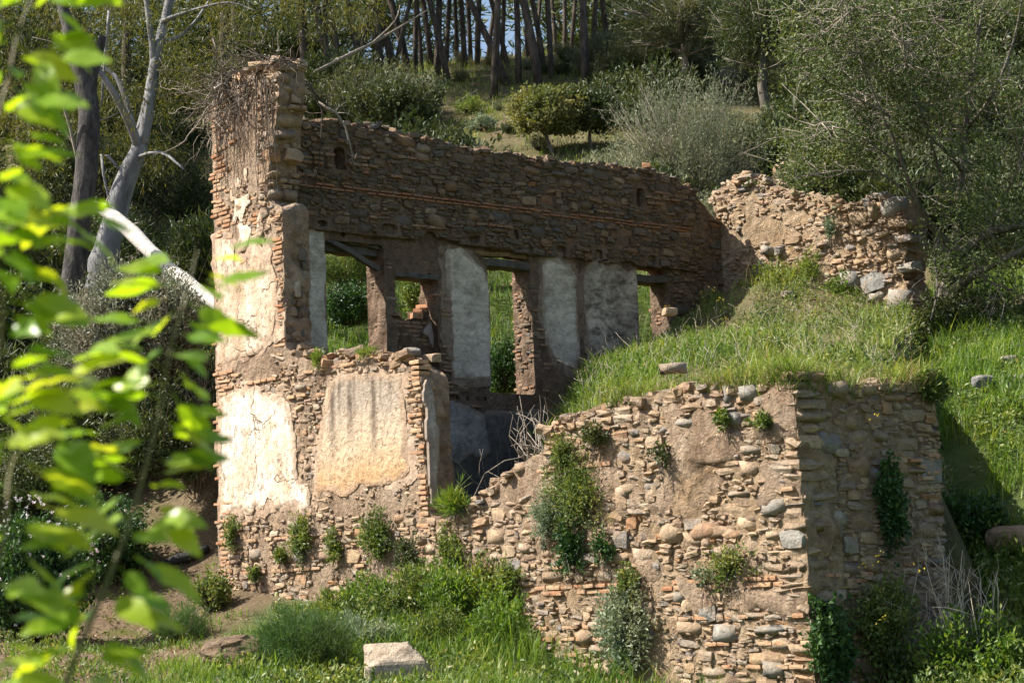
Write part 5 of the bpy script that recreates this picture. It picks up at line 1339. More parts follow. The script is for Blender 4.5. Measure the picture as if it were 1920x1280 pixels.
while len(C) < 300:
    x, y = rt.uniform(-80, 700), rt.uniform(-120, 330)
    if y > 330 - .5 * max(0, x - 330) or (x > 340 and y > 200) or (x > 480 and y > 90) or (x > 590 and y > 45): continue
    if rt.random() > .5 + .45 * float(fbm(x * .009, y * .013, 0, 2, 41)) + (.25 if y < 60 else 0) : continue
    C.append(at_y(x, y, rt.uniform(36, 44)))
foliage(mb, rt, np.array(C), .42, 130, .13, .022, -.9, 1.1, .7)
ob('foliage', mb.mesh('foliage', b1, False), M['eucleaf'], euc)

b2 = at_y(300, 500, 33.2)
log = thing('dead_log', b2, 'bleached white fallen trunk leaning down behind the tall corner', 'log')
mb = MB(); limb(mb, [(178, 385, 34.6, .07), (205, 400, 34.3, .13), (250, 440, 33.8, .14), (300, 488, 33.2, .125), (350, 530, 32.7, .12), (400, 566, 32.2, .11), (450, 610, 31.7, .10)], 9, r=rt)
ob('trunk', mb.mesh('trunk', b2), M['bone'], log)
mb = MB()
for a in ([(190, 392, 34.4, .04), (172, 378, 34.5, .03), (160, 372, 34.6, .012)], [(205, 396, 34.3, .04), (200, 378, 34.2, .02), (206, 366, 34.1, .008)], [(235, 425, 34, .03), (262, 418, 34, .015)]): limb(mb, a, 5, r=rt)
ob('splinters', mb.mesh('splinters', b2), M['twig'], log)
b3 = hit(350, 1052, 20); mb = MB(); Yl = b3[1] - .1
limb(mb, [(308, 1054, Yl, .03), (325, 1050, Yl, .075), (355, 1042, Yl, .085), (392, 1026, Yl, .05)], 8, r=rt)
lo = ob('charred_log', mb.mesh('charred_log', b3), M['char'], None, tuple(b3)); tag(lo, 'black charred log lying on bare earth left of the ruin', 'log')

# ------------------------------------------------------------------ oak on the right
YO = 32.0
b4 = at_y(1768, 585, YO)
oak = thing('oak_tree', b4, 'spreading grey-barked oak with small glossy leaves right of the ruin', 'tree')
mb = MB()
tr = limb(mb, [(1752, 650, YO, .2), (1764, 585, YO, .17), (1775, 545, YO, .165), (1785, 500, YO, .16), (1790, 478, YO, .15)], 9, r=rt)
ob('trunk', mb.mesh('trunk', b4), M['oakbark'], oak)
mb = MB(); LQ = []
for a in ([(1788, 485, YO, .10), (1770, 450, YO, .08), (1745, 420, 31.8, .06), (1715, 370, 31.5, .04), (1690, 300, 31.2, .03), (1660, 220, 31, .02)],
          [(1790, 480, YO, .11), (1796, 430, YO, .085), (1800, 370, 32.2, .07), (1806, 300, 32.3, .055), (1815, 210, 32.4, .04), (1830, 100, 32.4, .025), (1850, -40, 32.5, .015)],
          [(1790, 480, YO, .11), (1815, 468, 31.8, .09), (1845, 442, 31.6, .075), (1885, 430, 31.4, .06), (1935, 418, 31.2, .045)],
          [(1772, 560, YO, .12), (1800, 535, 31.7, .085), (1835, 510, 31.5, .07), (1880, 488, 31.2, .05), (1935, 460, 31, .04)],
          [(1796, 420, YO, .05), (1770, 350, 31.6, .035), (1740, 250, 31.3, .025), (1700, 120, 31, .015), (1690, 20, 31, .01)],
          [(1805, 320, 32.2, .045), (1760, 270, 31.6, .03), (1690, 230, 31.2, .02), (1600, 180, 30.9, .012)],
          [(1812, 240, 32.4, .04), (1860, 180, 32, .03), (1900, 80, 31.8, .02), (1920, -20, 31.6, .012)],
          [(1725, 390, 31.6, .03), (1660, 330, 31.2, .02), (1590, 320, 31, .012), (1520, 330, 30.8, .008)],
          [(1700, 320, 31.3, .02), (1620, 260, 31, .014), (1540, 230, 30.8, .008)],
          [(1690, 300, 31.2, .02), (1640, 180, 31, .015), (1600, 60, 30.8, .009), (1580, -30, 30.7, .006)],
          [(1765, 440, YO, .03), (1752, 480, 31.6, .022), (1758, 540, 31.3, .016), (1745, 600, 31.1, .008)],
          [(1850, 440, 31.6, .03), (1880, 380, 31.4, .02), (1915, 300, 31.3, .012)], [(1830, 512, 31.5, .025), (1860, 530, 31.2, .018), (1900, 545, 31, .01)]):
    LQ.append(limb(mb, a, 7, r=rt))
ob('limbs', mb.mesh('limbs', b4), M['oakbark'], oak)
LP = np.concatenate([q[len(q) // 3:] for q in LQ])
tw, lf = MB(), MB(); C = []
regions = [(1450, 1930, -30, 250, 170), (1470, 1640, 230, 330, 46), (1760, 1930, 250, 620, 92), (1560, 1800, 60, 320, 50)]
for x0, x1, y0, y1, n in regions:
    m_ = 0
    while m_ < n:
        x, y = rt.uniform(x0, x1), rt.uniform(y0, y1)
        if rt.random() > .6 + .5 * float(fbm(x * .012, y * .012, 0, 2, 44)): continue
        if 1560 < x < 1765 and y > 300: continue
        if x < 1560 and y > 120 and y < 260 and rt.random() < .6: continue
        C.append(at_y(x, y, YO + rt.uniform(-1.6, 1.2))); m_ += 1
C = np.array(C)
for c in C:
    d = np.linalg.norm(LP - c, axis=1); a = LP[np.argsort(d)[int(rt.integers(4))]]
    tube(tw, curve(rt, a, c, 5, .16), np.linspace(.011, .004, 5), 4)
    for q in range(2):
        e = c + rt.normal(0, .3, 3); tube(tw, curve(rt, a + (c - a) * rt.uniform(.4, .9), e, 4, .2), np.linspace(.006, .0025, 4), 3)
foliage(lf, rt, C, .28, 74, .072, .038, .2)
foliage(lf, rt, C[::2] + rt.normal(0, .3, C[::2].shape), .2, 30, .068, .036, .2)
ob('twigs', tw.mesh('twigs', b4), M['twig'], oak)
ob('foliage', lf.mesh('foliage', b4, False), M['oak'], oak)

# ------------------------------------------------------------------ collapsed terrace bank behind the oak
F_T = Fr(np.array([0, 36.4, 0]), np.array([1.0, 0, 0]), np.array([0, -1.0, 0]))
O_T = np.array([F_T.px(1880, 600)[0], 36.6, 4.0])
bank = thing('collapsed_terrace', O_T, 'red earth and rubble of a collapsed terrace behind the oak', 'ruin')
tp = F_T.poly([(1790, 660), (1795, 520), (1820, 490), (1860, 440), (1900, 430), (1990, 420), (2000, 700), (1790, 700)])
bk = slab('wall_core', F_T, tp, M['mud_red'], bank, O_T, res=.06, thick=.9, amp=.14, warp=.14, layers=4, seed=81, edge_amp=.08)
ST = Pieces(); inT = pin(tp)
rubble(ST, F_T, bk, inT, (tp[0][0], tp[4][0] + .8, 3.4, 6.6), M['stone'], 501, hr=(.07, .22), cover=.5, proud=(.0, .1), depth=.3)
ST.finish(bank, O_T, 'stone', 'small_stones', 120)
F_T2 = Fr(np.array([0, 39.5, 0]), np.array([1.0, 0, 0]), np.array([0, -1.0, 0]))
O_T2 = np.array([F_T2.px(1520, 330)[0], 39.7, 6.4])
bank2 = thing('collapsed_terrace', O_T2, 'pale rubble remains half hidden by scrub above the cross wall', 'ruin')
tp2 = F_T2.poly([(1430, 390), (1440, 330), (1475, 300), (1520, 285), (1570, 300), (1620, 320), (1640, 390)])
bk2 = slab('wall_core', F_T2, tp2, M['mud_red'], bank2, O_T2, res=.06, thick=.9, amp=.14, warp=.14, layers=4, seed=82, edge_amp=.08)
ST = Pieces(); rubble(ST, F_T2, bk2, pin(tp2), (tp2[0][0], tp2[-1][0], 6.2, 8.4), M['stone'], 502, hr=(.07, .2), cover=.4, proud=(.0, .1), depth=.3); ST.finish(bank2, O_T2, 'stone', 'small_stones', 120)

# ------------------------------------------------------------------ loose rocks
def rock(name, label, c, size, mat, seed, cat='rock', group=None, flatb=.35, sub=5, boxy=4.0, chips=4, rough=.10):
    r = np.random.default_rng(seed); n = sub
    t = np.linspace(-1, 1, n + 1); V = []; idx = {}; Q = []
    for ax in range(3):
        for sg in (-1, 1):
            for i in range(n):
                for j in range(n):
                    q = []
                    for di, dj in ((0, 0), (1, 0), (1, 1), (0, 1)):
                        p = [0, 0, 0]; p[ax] = sg; p[(ax + 1) % 3] = t[i + di]; p[(ax + 2) % 3] = t[j + dj]
                        key = tuple(round(a, 4) for a in p)
                        if key not in idx: idx[key] = len(V); V.append(p)
                        q.append(idx[key])
                    Q.append(q if sg > 0 else q[::-1])
    V = np.array(V); V = V / ((np.abs(V) ** boxy).sum(1) ** (1 / boxy))[:, None]
    for q in range(chips):                               # chip with random planes
        d = unit(r.normal(size=3)); lim = r.uniform(.72, .95); k = V @ d; V -= np.maximum(k - lim, 0)[:, None] * d
    V += rough * np.stack([fbm(V[:, 0] * 2 + a * 9, V[:, 1] * 2, V[:, 2] * 2, 3, seed) for a in range(3)], 1)
    V = V * np.asarray(size) / 2
    o = ob(name, make_mesh(name, V, [np.array(Q)], False), M[mat], None, tuple(np.asarray(c) + np.array([0, 0, size[2] * flatb])))
    o.rotation_euler = (0, 0, r.uniform(-.6, .6)); tag(o, label, cat, group); return o
def masonry():
    mt = mortar('pale_masonry', (.42, .33, .24), (.55, .46, .36), (.62, .55, .46), .8); return mt
M['masonry'] = masonry()
c = hit(745, 1300, 10); c[2] += .10
k_ = FPX / c[1]
rk = rock('fallen_masonry_block', 'large pale broken masonry block at the bottom edge of the picture', c, (118 / k_, .45, 88 / k_), 'masonry', 601, 'block', sub=14, boxy=14, chips=3, rough=.09); rk.rotation_euler = (0, 0, .12)
c2 = hit(803, 1290, 10); rock('fallen_masonry_block', 'smaller grey chunk against the right of the pale masonry block', c2, (.26, .3, .26), 'stone_grey', 602, 'block', sub=7)
c3 = hit(450, 1255, 10)
rock('earth_clod', 'dark clod of root-bound earth lying on the bare ground', c3, (.8, .6, .42), 'ground', 603, 'earth', sub=16, boxy=2.6, rough=.34, chips=3)
for i, (x, y, w, mt, lb) in enumerate(((430, 1265, .10, 'brick', 'small red brick fragment on the dark earth clod'), (470, 1258, .14, 'stone_grey', 'flat grey stone on bare earth beside the clod'),
      (1850, 690, .2, 'stone', 'tan stone standing on the right-hand grass slope'), (1895, 695, .28, 'stone_grey', 'largest grey stone on the right-hand grass slope'), (1845, 735, .3, 'stone_grey', 'flat weathered slab low on the right-hand grass slope'), (1915, 725, .2, 'stone_grey', 'squared grey stone at the right edge of the grass'), (1905, 665, .16, 'stone_grey', 'small white stone above the largest grey one'),
      (1895, 1040, .5, 'stone', 'rounded brown boulder in the shade at the right edge'))):
    c = hit(x, y, 12) + np.array([0, 0, .07]); rock('loose_stone', lb, c, (w, w * .8, w * .6), mt, 610 + i)
rl = np.random.default_rng(640)
def on_mound(px, py):
    d = ray(px, py); Y = np.arange(18, 36, .03); X = d[0] * Y; Zr = d[2] * Y; uu, vv = xy2uv(X, Y); gz_ = mound_z(uu, vv) - Zr
    ok = (gz_ > 0) & (vv > .05) & (uu < UB); k = int(np.argmax(ok)) if ok.any() else 200
    return d * Y[k]
for i, (x, y, w, lb, mt) in enumerate(((1240, 690, .17, 'pale wedge-shaped stone on the lower mound', 'stone_grey'), (1255, 590, .2, 'pinkish lump of brickwork at the mound edge by the right opening', 'stone'), (1420, 595, .24, 'pale flat stone in the grass at the middle of the mound', 'stone_grey'), (1478, 557, .24, 'small grey stone high on the mound below the cross wall', 'stone_grey'), (1145, 722, .26, 'long tan stone on the mound lip', 'stone'), (1208, 730, .15, 'white flat stone on the mound lip', 'stone_grey'), (1350, 640, .18, 'small tan stone half sunk in the mound grass', 'stone'))):
    rock('loose_stone', lb, on_mound(x, y), (w, w * .7, w * .5), mt, 650 + i)
for i, (x, w, lb, mt) in enumerate(((652, .17, 'round tan stone on top of the low front wall', 'stone'), (748, .22, 'flat pale slab on the right end of the low front wall', 'stone_grey'), (575, .15, 'dark grey stone at the foot of the upper jamb', 'stone_grey'))):
    s, z = F_FRONT.px(x, 668); rock('loose_stone', lb, F_FRONT.P(s, .2, z + .02), (w, w, w * .55), mt, 670 + i)

# ------------------------------------------------------------------ plants rooted in the walls
def wall_plant(fr, px, py, w, h, mat, label, seed, L=.05, W=.022, up=.2, n=60, droop=0.0, nclump=None, bulge=.14, name='wall_plant'):
    s, z = fr.px(px, py); c = fr.P(s, 0, z); k_ = FPX / c[1]; rx, rz = w / 2 / k_, h / 2 / k_
    r = np.random.default_rng(seed); nc = (nclump or max(8, int(w * h / 260))) * 3
    q = ellips(r, nc, -1); lob = 1 + .4 * fbm(q[:, 0] * 2 + seed, q[:, 1] * 2, q[:, 2] * 2, 2, 3) * 1.6
    C = c + np.outer(q[:, 0] * rx / .7 * lob, fr.sd) + np.outer(np.abs(q[:, 1]) * bulge + .04, fr.nd) + np.outer(q[:, 2] * rz * lob * 1.1, ZD)
    e = thing(name, c - ZD * rz * .6, label, 'plant', None); f = MB(); root = c - ZD * rz * .25
    A = root + (C - root) * r.uniform(.0, .45, (len(C), 1)) + np.outer(np.full(len(C), .02), fr.nd)
    sprig_leaves(f, r, A, C, max(6, n // 3), L, W, min(rx, rz) * .30 + .04, up, .9, .15)
    o0 = np.array(e.location); ob('foliage', f.mesh('foliage', o0, False), M[mat], e)
    t = MB()
    for aa, cc in zip(A[::2], C[::2]): tube(t, curve(r, aa, cc, 4, .12), np.linspace(.005, .002, 4), 3)
    for q_ in range(14):                             # dead growth trailing below
        a_ = root + fr.nd * .05 + fr.sd * r.normal(0, rx * .35) - ZD * r.uniform(0, rz * .7); b_ = a_ - ZD * r.uniform(.08, .3) + fr.sd * r.normal(0, .08) + fr.nd * r.uniform(.0, .05)
        tube(t, curve(r, a_, b_, 4, .15), np.linspace(.004, .0015, 4), 3)
    ob('stems', t.mesh('stems', o0), M['twigdark'], e)
    return e
WP = [(F_FRONT, 441, 1000, 40, 75, 'herb', 'yellowish tuft nearest the left corner of the front wall', {}), (F_FRONT, 571, 1005, 56, 105, 'herb', 'upright green tuft below the white plaster', {}), (F_FRONT, 535, 1040, 26, 30, 'herb', 'tiny tuft beside the upright green tuft', {}),
      (F_FRONT, 632, 1020, 38, 84, 'herb', 'narrow tuft between the two larger wall plants', {}), (F_FRONT, 712, 1002, 88, 115, 'herb', 'biggest bushy green plant on the lower front wall', {}), (F_FRONT, 768, 1042, 60, 90, 'scrub', 'thin dull plant right of the bushy wall plant', {}),
      (F_FRONT, 486, 1075, 20, 30, 'herb', 'small drooping tuft low on the front wall', {}), (F_FRONT, 850, 1040, 62, 120, 'herb', 'tall weedy growth under the collapsed doorway sill', {}), (F_FRONT, 900, 1090, 90, 110, 'herb', 'leafy weeds at the wall foot right of the doorway', {}),
      (F_FRONT, 960, 1075, 60, 60, 'herb', 'pale weeds on the rubble wall just left of the block', {}), (F_FRONT, 860, 940, 70, 60, 'grasslush', 'bright grass tuft on the doorway sill', dict(L=.16, W=.010, up=1.2)),
      (F_FRONT, 602, 675, 22, 30, 'grasslush', 'small green tuft on top of the low wall', dict(L=.09, W=.008, up=1.4)), (F_FRONT, 690, 662, 60, 16, 'grass', 'thin grass on top of the low wall', dict(L=.08, W=.007, up=1.5, bulge=.02)),
      (F_BLOCK, 1085, 920, 120, 150, 'herb', 'feathery green creeper on the upper left of the block', dict(L=.06, W=.014)), (F_BLOCK, 1075, 1020, 70, 110, 'ivy', 'dark leafy tuft below the feathery creeper', {}), (F_BLOCK, 1138, 1022, 42, 60, 'ivy', 'small dark green tuft right of the creeper', {}), (F_BLOCK, 1030, 960, 70, 110, 'herbpale', 'pale straggling weeds at the left edge of the block', dict(L=.05, W=.012)),
      (F_BLOCK, 1180, 1170, 112, 180, 'herbpale', 'big grey-green bush hanging low on the block face', dict(L=.06, W=.022, bulge=.26)), (F_BLOCK, 1185, 1090, 50, 70, 'herb', 'bright sprig on top of the grey-green bush', {}), (F_BLOCK, 1375, 1055, 100, 80, 'herb', 'open straggly weed in the middle of the block', dict(n=24)), (F_BLOCK, 1330, 1075, 50, 50, 'herbpale', 'thin grey weed left of the straggly weed', dict(n=26)),
      (F_BLOCK, 1365, 785, 26, 40, 'herb', 'small tuft under the block top', {}), (F_BLOCK, 1440, 785, 50, 44, 'herb', 'reddish tuft near the block corner top', {}), (F_BLOCK, 1120, 815, 60, 50, 'scrub', 'dry dark tuft among stones near the block top', {}), (F_BLOCK, 1250, 850, 40, 60, 'scrub', 'dry hanging tuft above the mud patch', dict(n=30)),
      (F_BLOCK, 1060, 850, 50, 90, 'herb', 'climbing sprig at the block top left', dict(L=.06, W=.012)),
      (F_SIDE, 1662, 940, 62, 170, 'ivy', 'dark ivy strip on the shaded side of the block', dict(L=.06, W=.04)), (F_SIDE, 1545, 1205, 90, 190, 'ivy', 'glossy ivy climbing the bottom corner of the block', dict(L=.06, W=.045, bulge=.22)), (F_SIDE, 1640, 1150, 140, 160, 'herb', 'leafy bramble at the foot of the shaded side', dict(bulge=.4)), (F_SIDE, 1740, 720, 60, 60, 'herb', 'leafy sprig at the top right end of the block', dict(L=.07, W=.035)),
      (F_CROSS, 1562, 425, 34, 60, 'herbpale', 'green weed growing from the middle of the cross wall', {}), (F_CROSS, 1520, 500, 60, 70, 'grass', 'yellowish weeds at the foot of the cross wall', dict(L=.09, W=.012, up=1)), (F_CROSS, 1580, 545, 70, 60, 'grasslush', 'bright weeds below the big grey stones', dict(L=.08, W=.02, up=.6)), (F_CROSS, 1335, 450, 50, 60, 'olive', 'silvery tuft in the shaded corner of the rear wall', dict(L=.06, W=.014))]
for i, (fr, x, y, w, h, mt, lb, kw) in enumerate(WP): wall_plant(fr, x, y, w, h, mt, lb, 700 + i, **kw)
# bushes on the front ground
bush_px('fennel_bush', 'dark feathery fennel bush in front of the low wall', 'bush', 570, 1255, 200, 125, 70, 260, .09, .006, 'fennel', 'stemgreen', y0=12, seed=760, cr=.2, up=.7, stem_r=.008)
bush_px('fennel_bush', 'feathery fennel tuft left of the corner foot', 'bush', 340, 1200, 120, 70, 30, 200, .08, .006, 'fennel', 'stemgreen', y0=14, seed=761, cr=.16, up=.7, stem_r=.008)
bush_px('leafy_bush', 'green bramble at the foot of the left corner', 'bush', 400, 1145, 90, 90, 18, 110, .055, .03, 'herb', y0=16, seed=762, cr=.16)
bush_px('leafy_bush', 'tall leafy weeds against the wall below the doorway', 'bush', 900, 1165, 180, 100, 26, 100, .07, .026, 'grasslush', y0=18, seed=763, cr=.2)
bush_px('leafy_bush', 'weedy clump at the wall foot under the bushy plant', 'bush', 740, 1150, 190, 60, 22, 100, .055, .024, 'herb', y0=18, seed=764, cr=.18)
bush_px('leafy_bush', 'leafy bramble thicket at the lower right corner', 'bush', 1850, 1300, 260, 170, 40, 120, .07, .030, 'grasslush', y0=10, seed=765, cr=.22)
bush_px('leafy_bush', 'bramble clump below the shaded block side', 'bush', 1650, 1310, 220, 120, 34, 110, .06, .032, 'herb', y0=10, seed=766, cr=.2)

# ------------------------------------------------------------------ dead vines, dry sticks, hanging roots
rv = np.random.default_rng(800)
o_v = F_FRONT.P(.9, .2, 7.3)
vine = MB()
for q in range(110):
    sx = rv.uniform(395, 540); a = F_FRONT.px(sx, np.interp(sx, [395, 430, 470, 520, 540], [175, 150, 130, 116, 118])); p = F_FRONT.P(a[0], rv.uniform(0, .4), a[1] + rv.uniform(-.02, .1))
    n = 9; pts = [p]; d = unit(-UD * rv.uniform(-.2, 1.2) + np.array([0, 0, rv.uniform(-.3, .5)]) - VD * rv.uniform(-.2, .9))
    for i in range(n):
        d = unit(d + rv.normal(0, .38, 3) + np.array([0, 0, -.13])); pts.append(pts[-1] + d * rv.uniform(.06, .17))
    tube(vine, pts, np.linspace(rv.uniform(.006, .013), .003, n + 1), 4)
for q in range(46):
    sx = rv.uniform(410, 520); a = F_FRONT.px(sx, rv.uniform(140, 170)); s, z = a; pts = []
    L = rv.uniform(.5, 1.9)
    for i in range(11):
        pts.append(F_FRONT.P(s, -.045 - .02 * rv.random(), z)); z -= L / 10; s += rv.normal(0, .025)
    tube(vine, pts, np.linspace(rv.uniform(.005, .011), .003, 11), 4)
e = tag(ob('dead_vine', vine.mesh('dead_vine', o_v), M['twigdark'], None, tuple(o_v)), 'tangle of dead grey vine on top of the tall corner, trailing down its face', 'vine')
o_d = at_y(360, 230, 31); dv = MB()
for q in range(80):
    p = F_FRONT.P(rv.uniform(.25, 1.5), rv.uniform(0, .45), rv.uniform(7.15, 7.5)); pts = [p]; d = unit(rv.normal(size=3) * .8 + np.array([-1.2, .3, rv.uniform(-.3, .4)])); n = int(rv.integers(7, 17)); bend = rv.normal(0, .2, 3)
    for i in range(n):
        d = unit(d + bend + rv.normal(0, .42, 3) + np.array([0, 0, -.15])); pts.append(pts[-1] + d * rv.uniform(.05, .14))
    r0 = rv.uniform(.003, .014) if q % 9 else .022
    tube(dv, pts, np.linspace(r0, .0025, n + 1), 4)
    for k in range(3):
        a = pts[int(rv.integers(2, n))]; tube(dv, curve(rv, a, a + rv.normal(0, .16, 3) - ZD * .08, 5, .25), np.linspace(r0 * .5, .002, 5), 3)
tag(ob('dead_branches', dv.mesh('dead_branches', o_d), M['twig'], None, tuple(o_d)), 'dry grey twigs spreading left from the top of the tall corner', 'branches')
# roots hanging over the rear wall
def hang(fr, pts, rad, label, mat='twigdark', side=6, name='hanging_root'):
    P = [fr.P(*(lambda a: (a[0], -off, a[1]))(fr.px(x, y))) for x, y, off in pts]; P = np.array(P); mb = MB()
    tube(mb, P, np.linspace(rad, rad * .4, len(P)), 7)
    for q in range(side):
        a = P[int(rv.integers(len(P)))]; tube(mb, curve(rv, a, a + rv.normal(0, .22, 3), 4, .2), np.linspace(rad * .4, .004, 4), 4)
    tag(ob(name, mb.mesh(name, P[0]), M[mat], None, tuple(P[0])), label, 'root')
hang(F_BAND, [(560, 165, .1), (580, 190, .18), (590, 215, .2), (591, 270, .15), (588, 320, .12), (578, 370, .1)], .016, 'dark root hanging down beside the tall corner')
hang(F_BAND, [(596, 192, .0), (622, 215, .12), (634, 245, .2), (641, 275, .2), (648, 300, .18), (650, 322, .14)], .022, 'broken orange-tipped root stub hanging over the rear wall', 'twig')
hang(F_BAND, [(560, 150, .1), (585, 180, .1), (610, 200, .05), (640, 205, 0)], .022, 'grey root lying along the wall top beside the tall corner', 'twigdark')
o_b = at_y(560, 130, 44); mb = MB(); limb(mb, [(590, 135, 40, .03), (650, 105, 40.5, .04), (700, 80, 41, .035), (760, 45, 41.5, .02), (800, 20, 42, .01)], 5, r=rv)
limb(mb, [(700, 80, 41, .03), (740, 40, 41.3, .015), (750, 10, 41.5, .008)], 4, r=rv)
tag(ob('bare_branch', mb.mesh('bare_branch', o_b), M['twig'], None, tuple(o_b)), 'long bare branch slanting up across the pine trunks', 'branch')
# brushwood behind the doorway
br = MB(); o_br = np.array([*uv2xy(1.4, 4.2), 1.0])
for q in range(120):
    u_, v_ = rv.uniform(.9, 3.0), rv.uniform(3.0, 6.2); a = np.array([*uv2xy(u_, v_), rv.uniform(.8, 1.3)]); b = a + rv.normal(0, 1, 3) * np.array([.6, .5, .5]) + np.array([0, 0, .45])
    tube(br, curve(rv, a, b, 6, .2), np.linspace(rv.uniform(.006, .016), .003, 6), 4)
tag(ob('brushwood', br.mesh('brushwood', o_br), M['twig'], None, tuple(o_br)), 'heap of dry grey brushwood inside the doorway', 'branches')
br = MB(); o_br = at_y(1000, 820, 24.6)
for q in range(34):
    a = at_y(rv.uniform(985, 1030), rv.uniform(840, 880), rv.uniform(24, 25)); b = at_y(rv.uniform(950, 1030), rv.uniform(730, 850), rv.uniform(23.8, 25.4))
    tube(br, curve(rv, a, b, 6, .18), np.linspace(.008, .0025, 6), 4)
tag(ob('dry_twigs', br.mesh('dry_twigs', o_br), M['twig'], None, tuple(o_br)), 'bare pale twigs rising at the left shoulder of the block', 'branches')
# interior weeds at the doorway
mi = MB(); n = 9000; u_ = rv.uniform(.8, 6.5, n); v_ = rv.uniform(.2, 6, n); x, y = uv2xy(u_, v_); z = np.maximum(ground_z(x, y), mound_z(u_, v_))
blades(mi, np.stack([x, y, z], 1), rv.uniform(.1, .42, n), .014, rv.uniform(.2, .9, n), rv)
stuff('doorway_grass', mi, 'grasslush', 'green grass growing on the floor inside the doorway', 'grass')
# dry weed stalks lower right and on the mound
def stalks(name, label, bases, hmin, hmax, r, mat='twig', nb=3, rad=.005):
    mb = MB(); o0 = bases[0]
    for b in bases:
        h = r.uniform(hmin, hmax); t = b + np.array([r.normal(0, .22) * h, r.normal(0, .22) * h, h]); p = curve(r, b, t, 6, .07); tube(mb, p, np.linspace(rad, rad * .4, 6), 4)
        for q in range(nb):
            a = p[int(r.integers(2, 6))]; tube(mb, curve(r, a, a + np.array([r.normal(0, .14), r.normal(0, .14), r.uniform(.05, .3)]), 4, .1), np.linspace(rad * .6, .0015, 4), 3)
    return tag(ob(name, mb.mesh(name, o0), M[mat], None, tuple(o0)), label, 'weeds', kind='stuff')
bs_ = np.array([hit(rv.uniform(1550, 1860), rv.uniform(1235, 1310), 10) for _ in range(95)]); stalks('dry_stalks', 'pale dry weed stalks rising at the lower right', bs_, .5, 1.35, rv, 'straw', 4, rad=.008)
P, _, _ = mound_pts(rv, 900); stalks('mound_stalks', 'dry weed stems on the mound', P[:220], .12, .42, rv, 'straw', nb=3, rad=.004)
yf = MB()
for x, y in ((1318, 548), (1312, 556), (1335, 540), (1348, 560), (1530, 385), (1560, 380), (1420, 530), (1450, 480), (1485, 470), (1360, 600), (1250, 580), (1240, 640), (1640, 780), (1625, 1060), (1650, 1040), (1720, 1065), (1655, 1160)):
    c = at_y(x, y, 33 if y < 560 else (28 if y < 700 else 19.5))
    for q in range(5): leaves(yf, (c + rv.normal(0, .03, 3))[None].repeat(3, 0), rv.normal(size=(3, 3)), .014, .012, rv)
stuff('yellow_flowers', yf, 'yellow', 'small yellow wildflowers on the mound and weeds', 'flowers')
ol = hit(878, 186, 40); yb = ol[1] - .15
ld = MB(); limb(ld, [(852, 194, yb, .02), (872, 184, yb, .035), (884, 177, yb, .03), (896, 168, yb, .015)], 6, r=rv); limb(ld, [(880, 180, yb, .02), (884, 168, yb, .008)], 5, r=rv); tag(ob('fallen_branch', ld.mesh('fallen_branch', ol), M['twig'], None, tuple(ol)), 'pale fallen branch on the open slope under the pines', 'branch')

# ------------------------------------------------------------------ leafy branch close to the camera at the left
def leaf_proto(r):
    n = 8; t = np.linspace(0, 1, n + 1); w = .30 * np.sin(np.pi * np.clip(t, 0, 1) ** .85) ** .9 * (1 - .25 * t); w[-1] = .0; w[0] = .01
    cv = r.uniform(.15, .5); zc = -cv * t ** 2 * .5 + r.normal(0, .02, n + 1)
    mid = np.stack([0 * t, t, zc], 1); f = .10 * r.uniform(.5, 1.6)
    ser = 1 + .06 * np.where(np.arange(n + 1) % 2, 1, -1)
    l = np.stack([-w * ser, t, zc + w * f * 2], 1); rr = np.stack([w * ser, t, zc + w * f * 2], 1)
    pet = np.array([[-.012, -.28, .03], [.012, -.28, .03]])
    V = np.concatenate([mid, l, rr, pet]); m_ = n + 1; Q = []
    for i in range(n): Q += [[i, i + 1, m_ + i + 1, m_ + i], [i + 1, i, 2 * m_ + i, 2 * m_ + i + 1]]
    Q.append([3 * m_, 3 * m_ + 1, 2 * m_, m_])
    return make_mesh('leaf', V, [np.array(Q)], True)
rl2 = np.random.default_rng(900)
LM = [leaf_proto(rl2) for _ in range(6)]
for m_ in LM: m_.materials.append(M['cherry'])
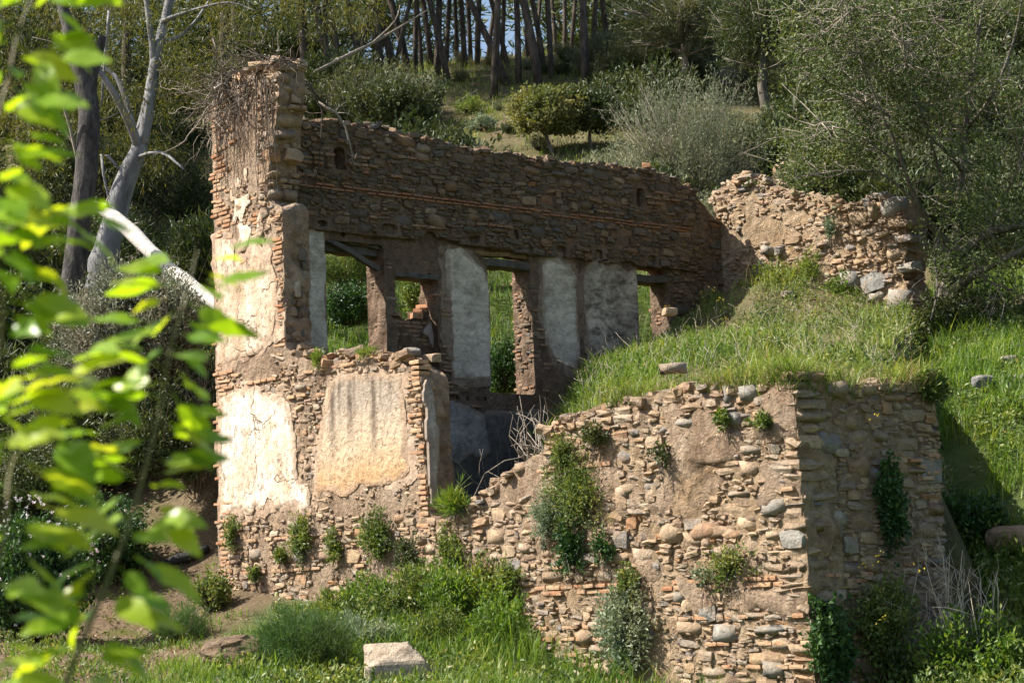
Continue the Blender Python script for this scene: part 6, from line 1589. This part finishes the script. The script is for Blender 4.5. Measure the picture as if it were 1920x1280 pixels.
def spray(label, stem, nleaf, spread, seed, lmin=.042, lmax=.08):
    r = np.random.default_rng(seed); base = at_y(*stem[-1][:3]); base = np.array([base[0], base[1], base[2]])
    e = thing('leafy_branch', base, label, 'branch'); mb = MB()
    q = limb(mb, [(a, b, c, d * .6) for a, b, c, d in stem], 7, 4, r=r); low = on_ground(base[0] - .08, base[1]); tube(mb, curve(r, base, low - ZD * .05, 6, .05), np.linspace(stem[-1][3] * .6, .008, 6), 7)
    ob('stem', mb.mesh('stem', base), M['stemgreen'], e)
    L = np.r_[0, np.cumsum(np.linalg.norm(np.diff(q, axis=0), axis=1))]
    for i in range(nleaf):
        t = (i + r.uniform(0, 1)) / nleaf * L[-1] * .97; p = np.array([np.interp(t, L, q[:, k]) for k in range(3)])
        side = -1 if i % 2 else 1
        d = unit(np.array([side * r.uniform(.5, 1.2), r.normal(0, .55), r.uniform(-.75, .35)]))
        off = d * r.uniform(.0, spread) * np.array([1, .8, .6]); Lf = r.uniform(lmin, lmax)
        nrm = unit(np.array([r.normal(-.25, .45), r.normal(-.35, .45), 1.0])); x = unit(np.cross(d, nrm)); nrm = np.cross(x, d)
        o = bpy.data.objects.new('leaf', LM[int(r.integers(6))]); col.objects.link(o); o.parent = e
        Mx = Matrix.Identity(4); A = np.stack([x, d, nrm], 1) * Lf; w = p + off - base + d * Lf * .28
        for a in range(3):
            for b in range(3): Mx[a][b] = A[a][b]
            Mx[a][3] = w[a]
        o.matrix_local = Mx
    return e
spray('bright green leafy twig out of focus crossing in front of the plaster wall', [(370, 470, 2.7, 0.0015), (347, 560, 2.65, 0.002), (317, 660, 2.6, 0.0025), (302, 760, 2.6, 0.003), (272, 880, 2.55, 0.0035), (242, 980, 2.5, 0.004), (197, 1100, 2.45, 0.005), (147, 1220, 2.4, 0.006), (102, 1340, 2.35, 0.007)], 92, .035, 901)
spray('bright out of focus leaves filling the upper left corner', [(75, -40, 2.6, 0.002), (35, 60, 2.55, 0.0025), (15, 150, 2.5, 0.003), (-15, 260, 2.45, 0.003), (-25, 380, 2.4, 0.0035), (-85, 500, 2.35, 0.004)], 86, .05, 902)
spray('blurred green leaves along the middle of the left edge', [(115, 395, 2.5, 0.0015), (45, 410, 2.45, 0.002), (-5, 470, 2.4, 0.003), (5, 580, 2.4, 0.003), (-5, 680, 2.35, 0.0035), (-35, 780, 2.3, 0.004), (-85, 900, 2.3, 0.005)], 76, .045, 903)
spray('darker blurred leaves at the lower left edge', [(110, 680, 2.6, 0.0015), (70, 780, 2.5, 0.002), (20, 880, 2.4, 0.003), (10, 1000, 2.35, 0.0035), (-20, 1120, 2.3, 0.004), (-50, 1300, 2.3, 0.005)], 60, .05, 904, .055, .09)
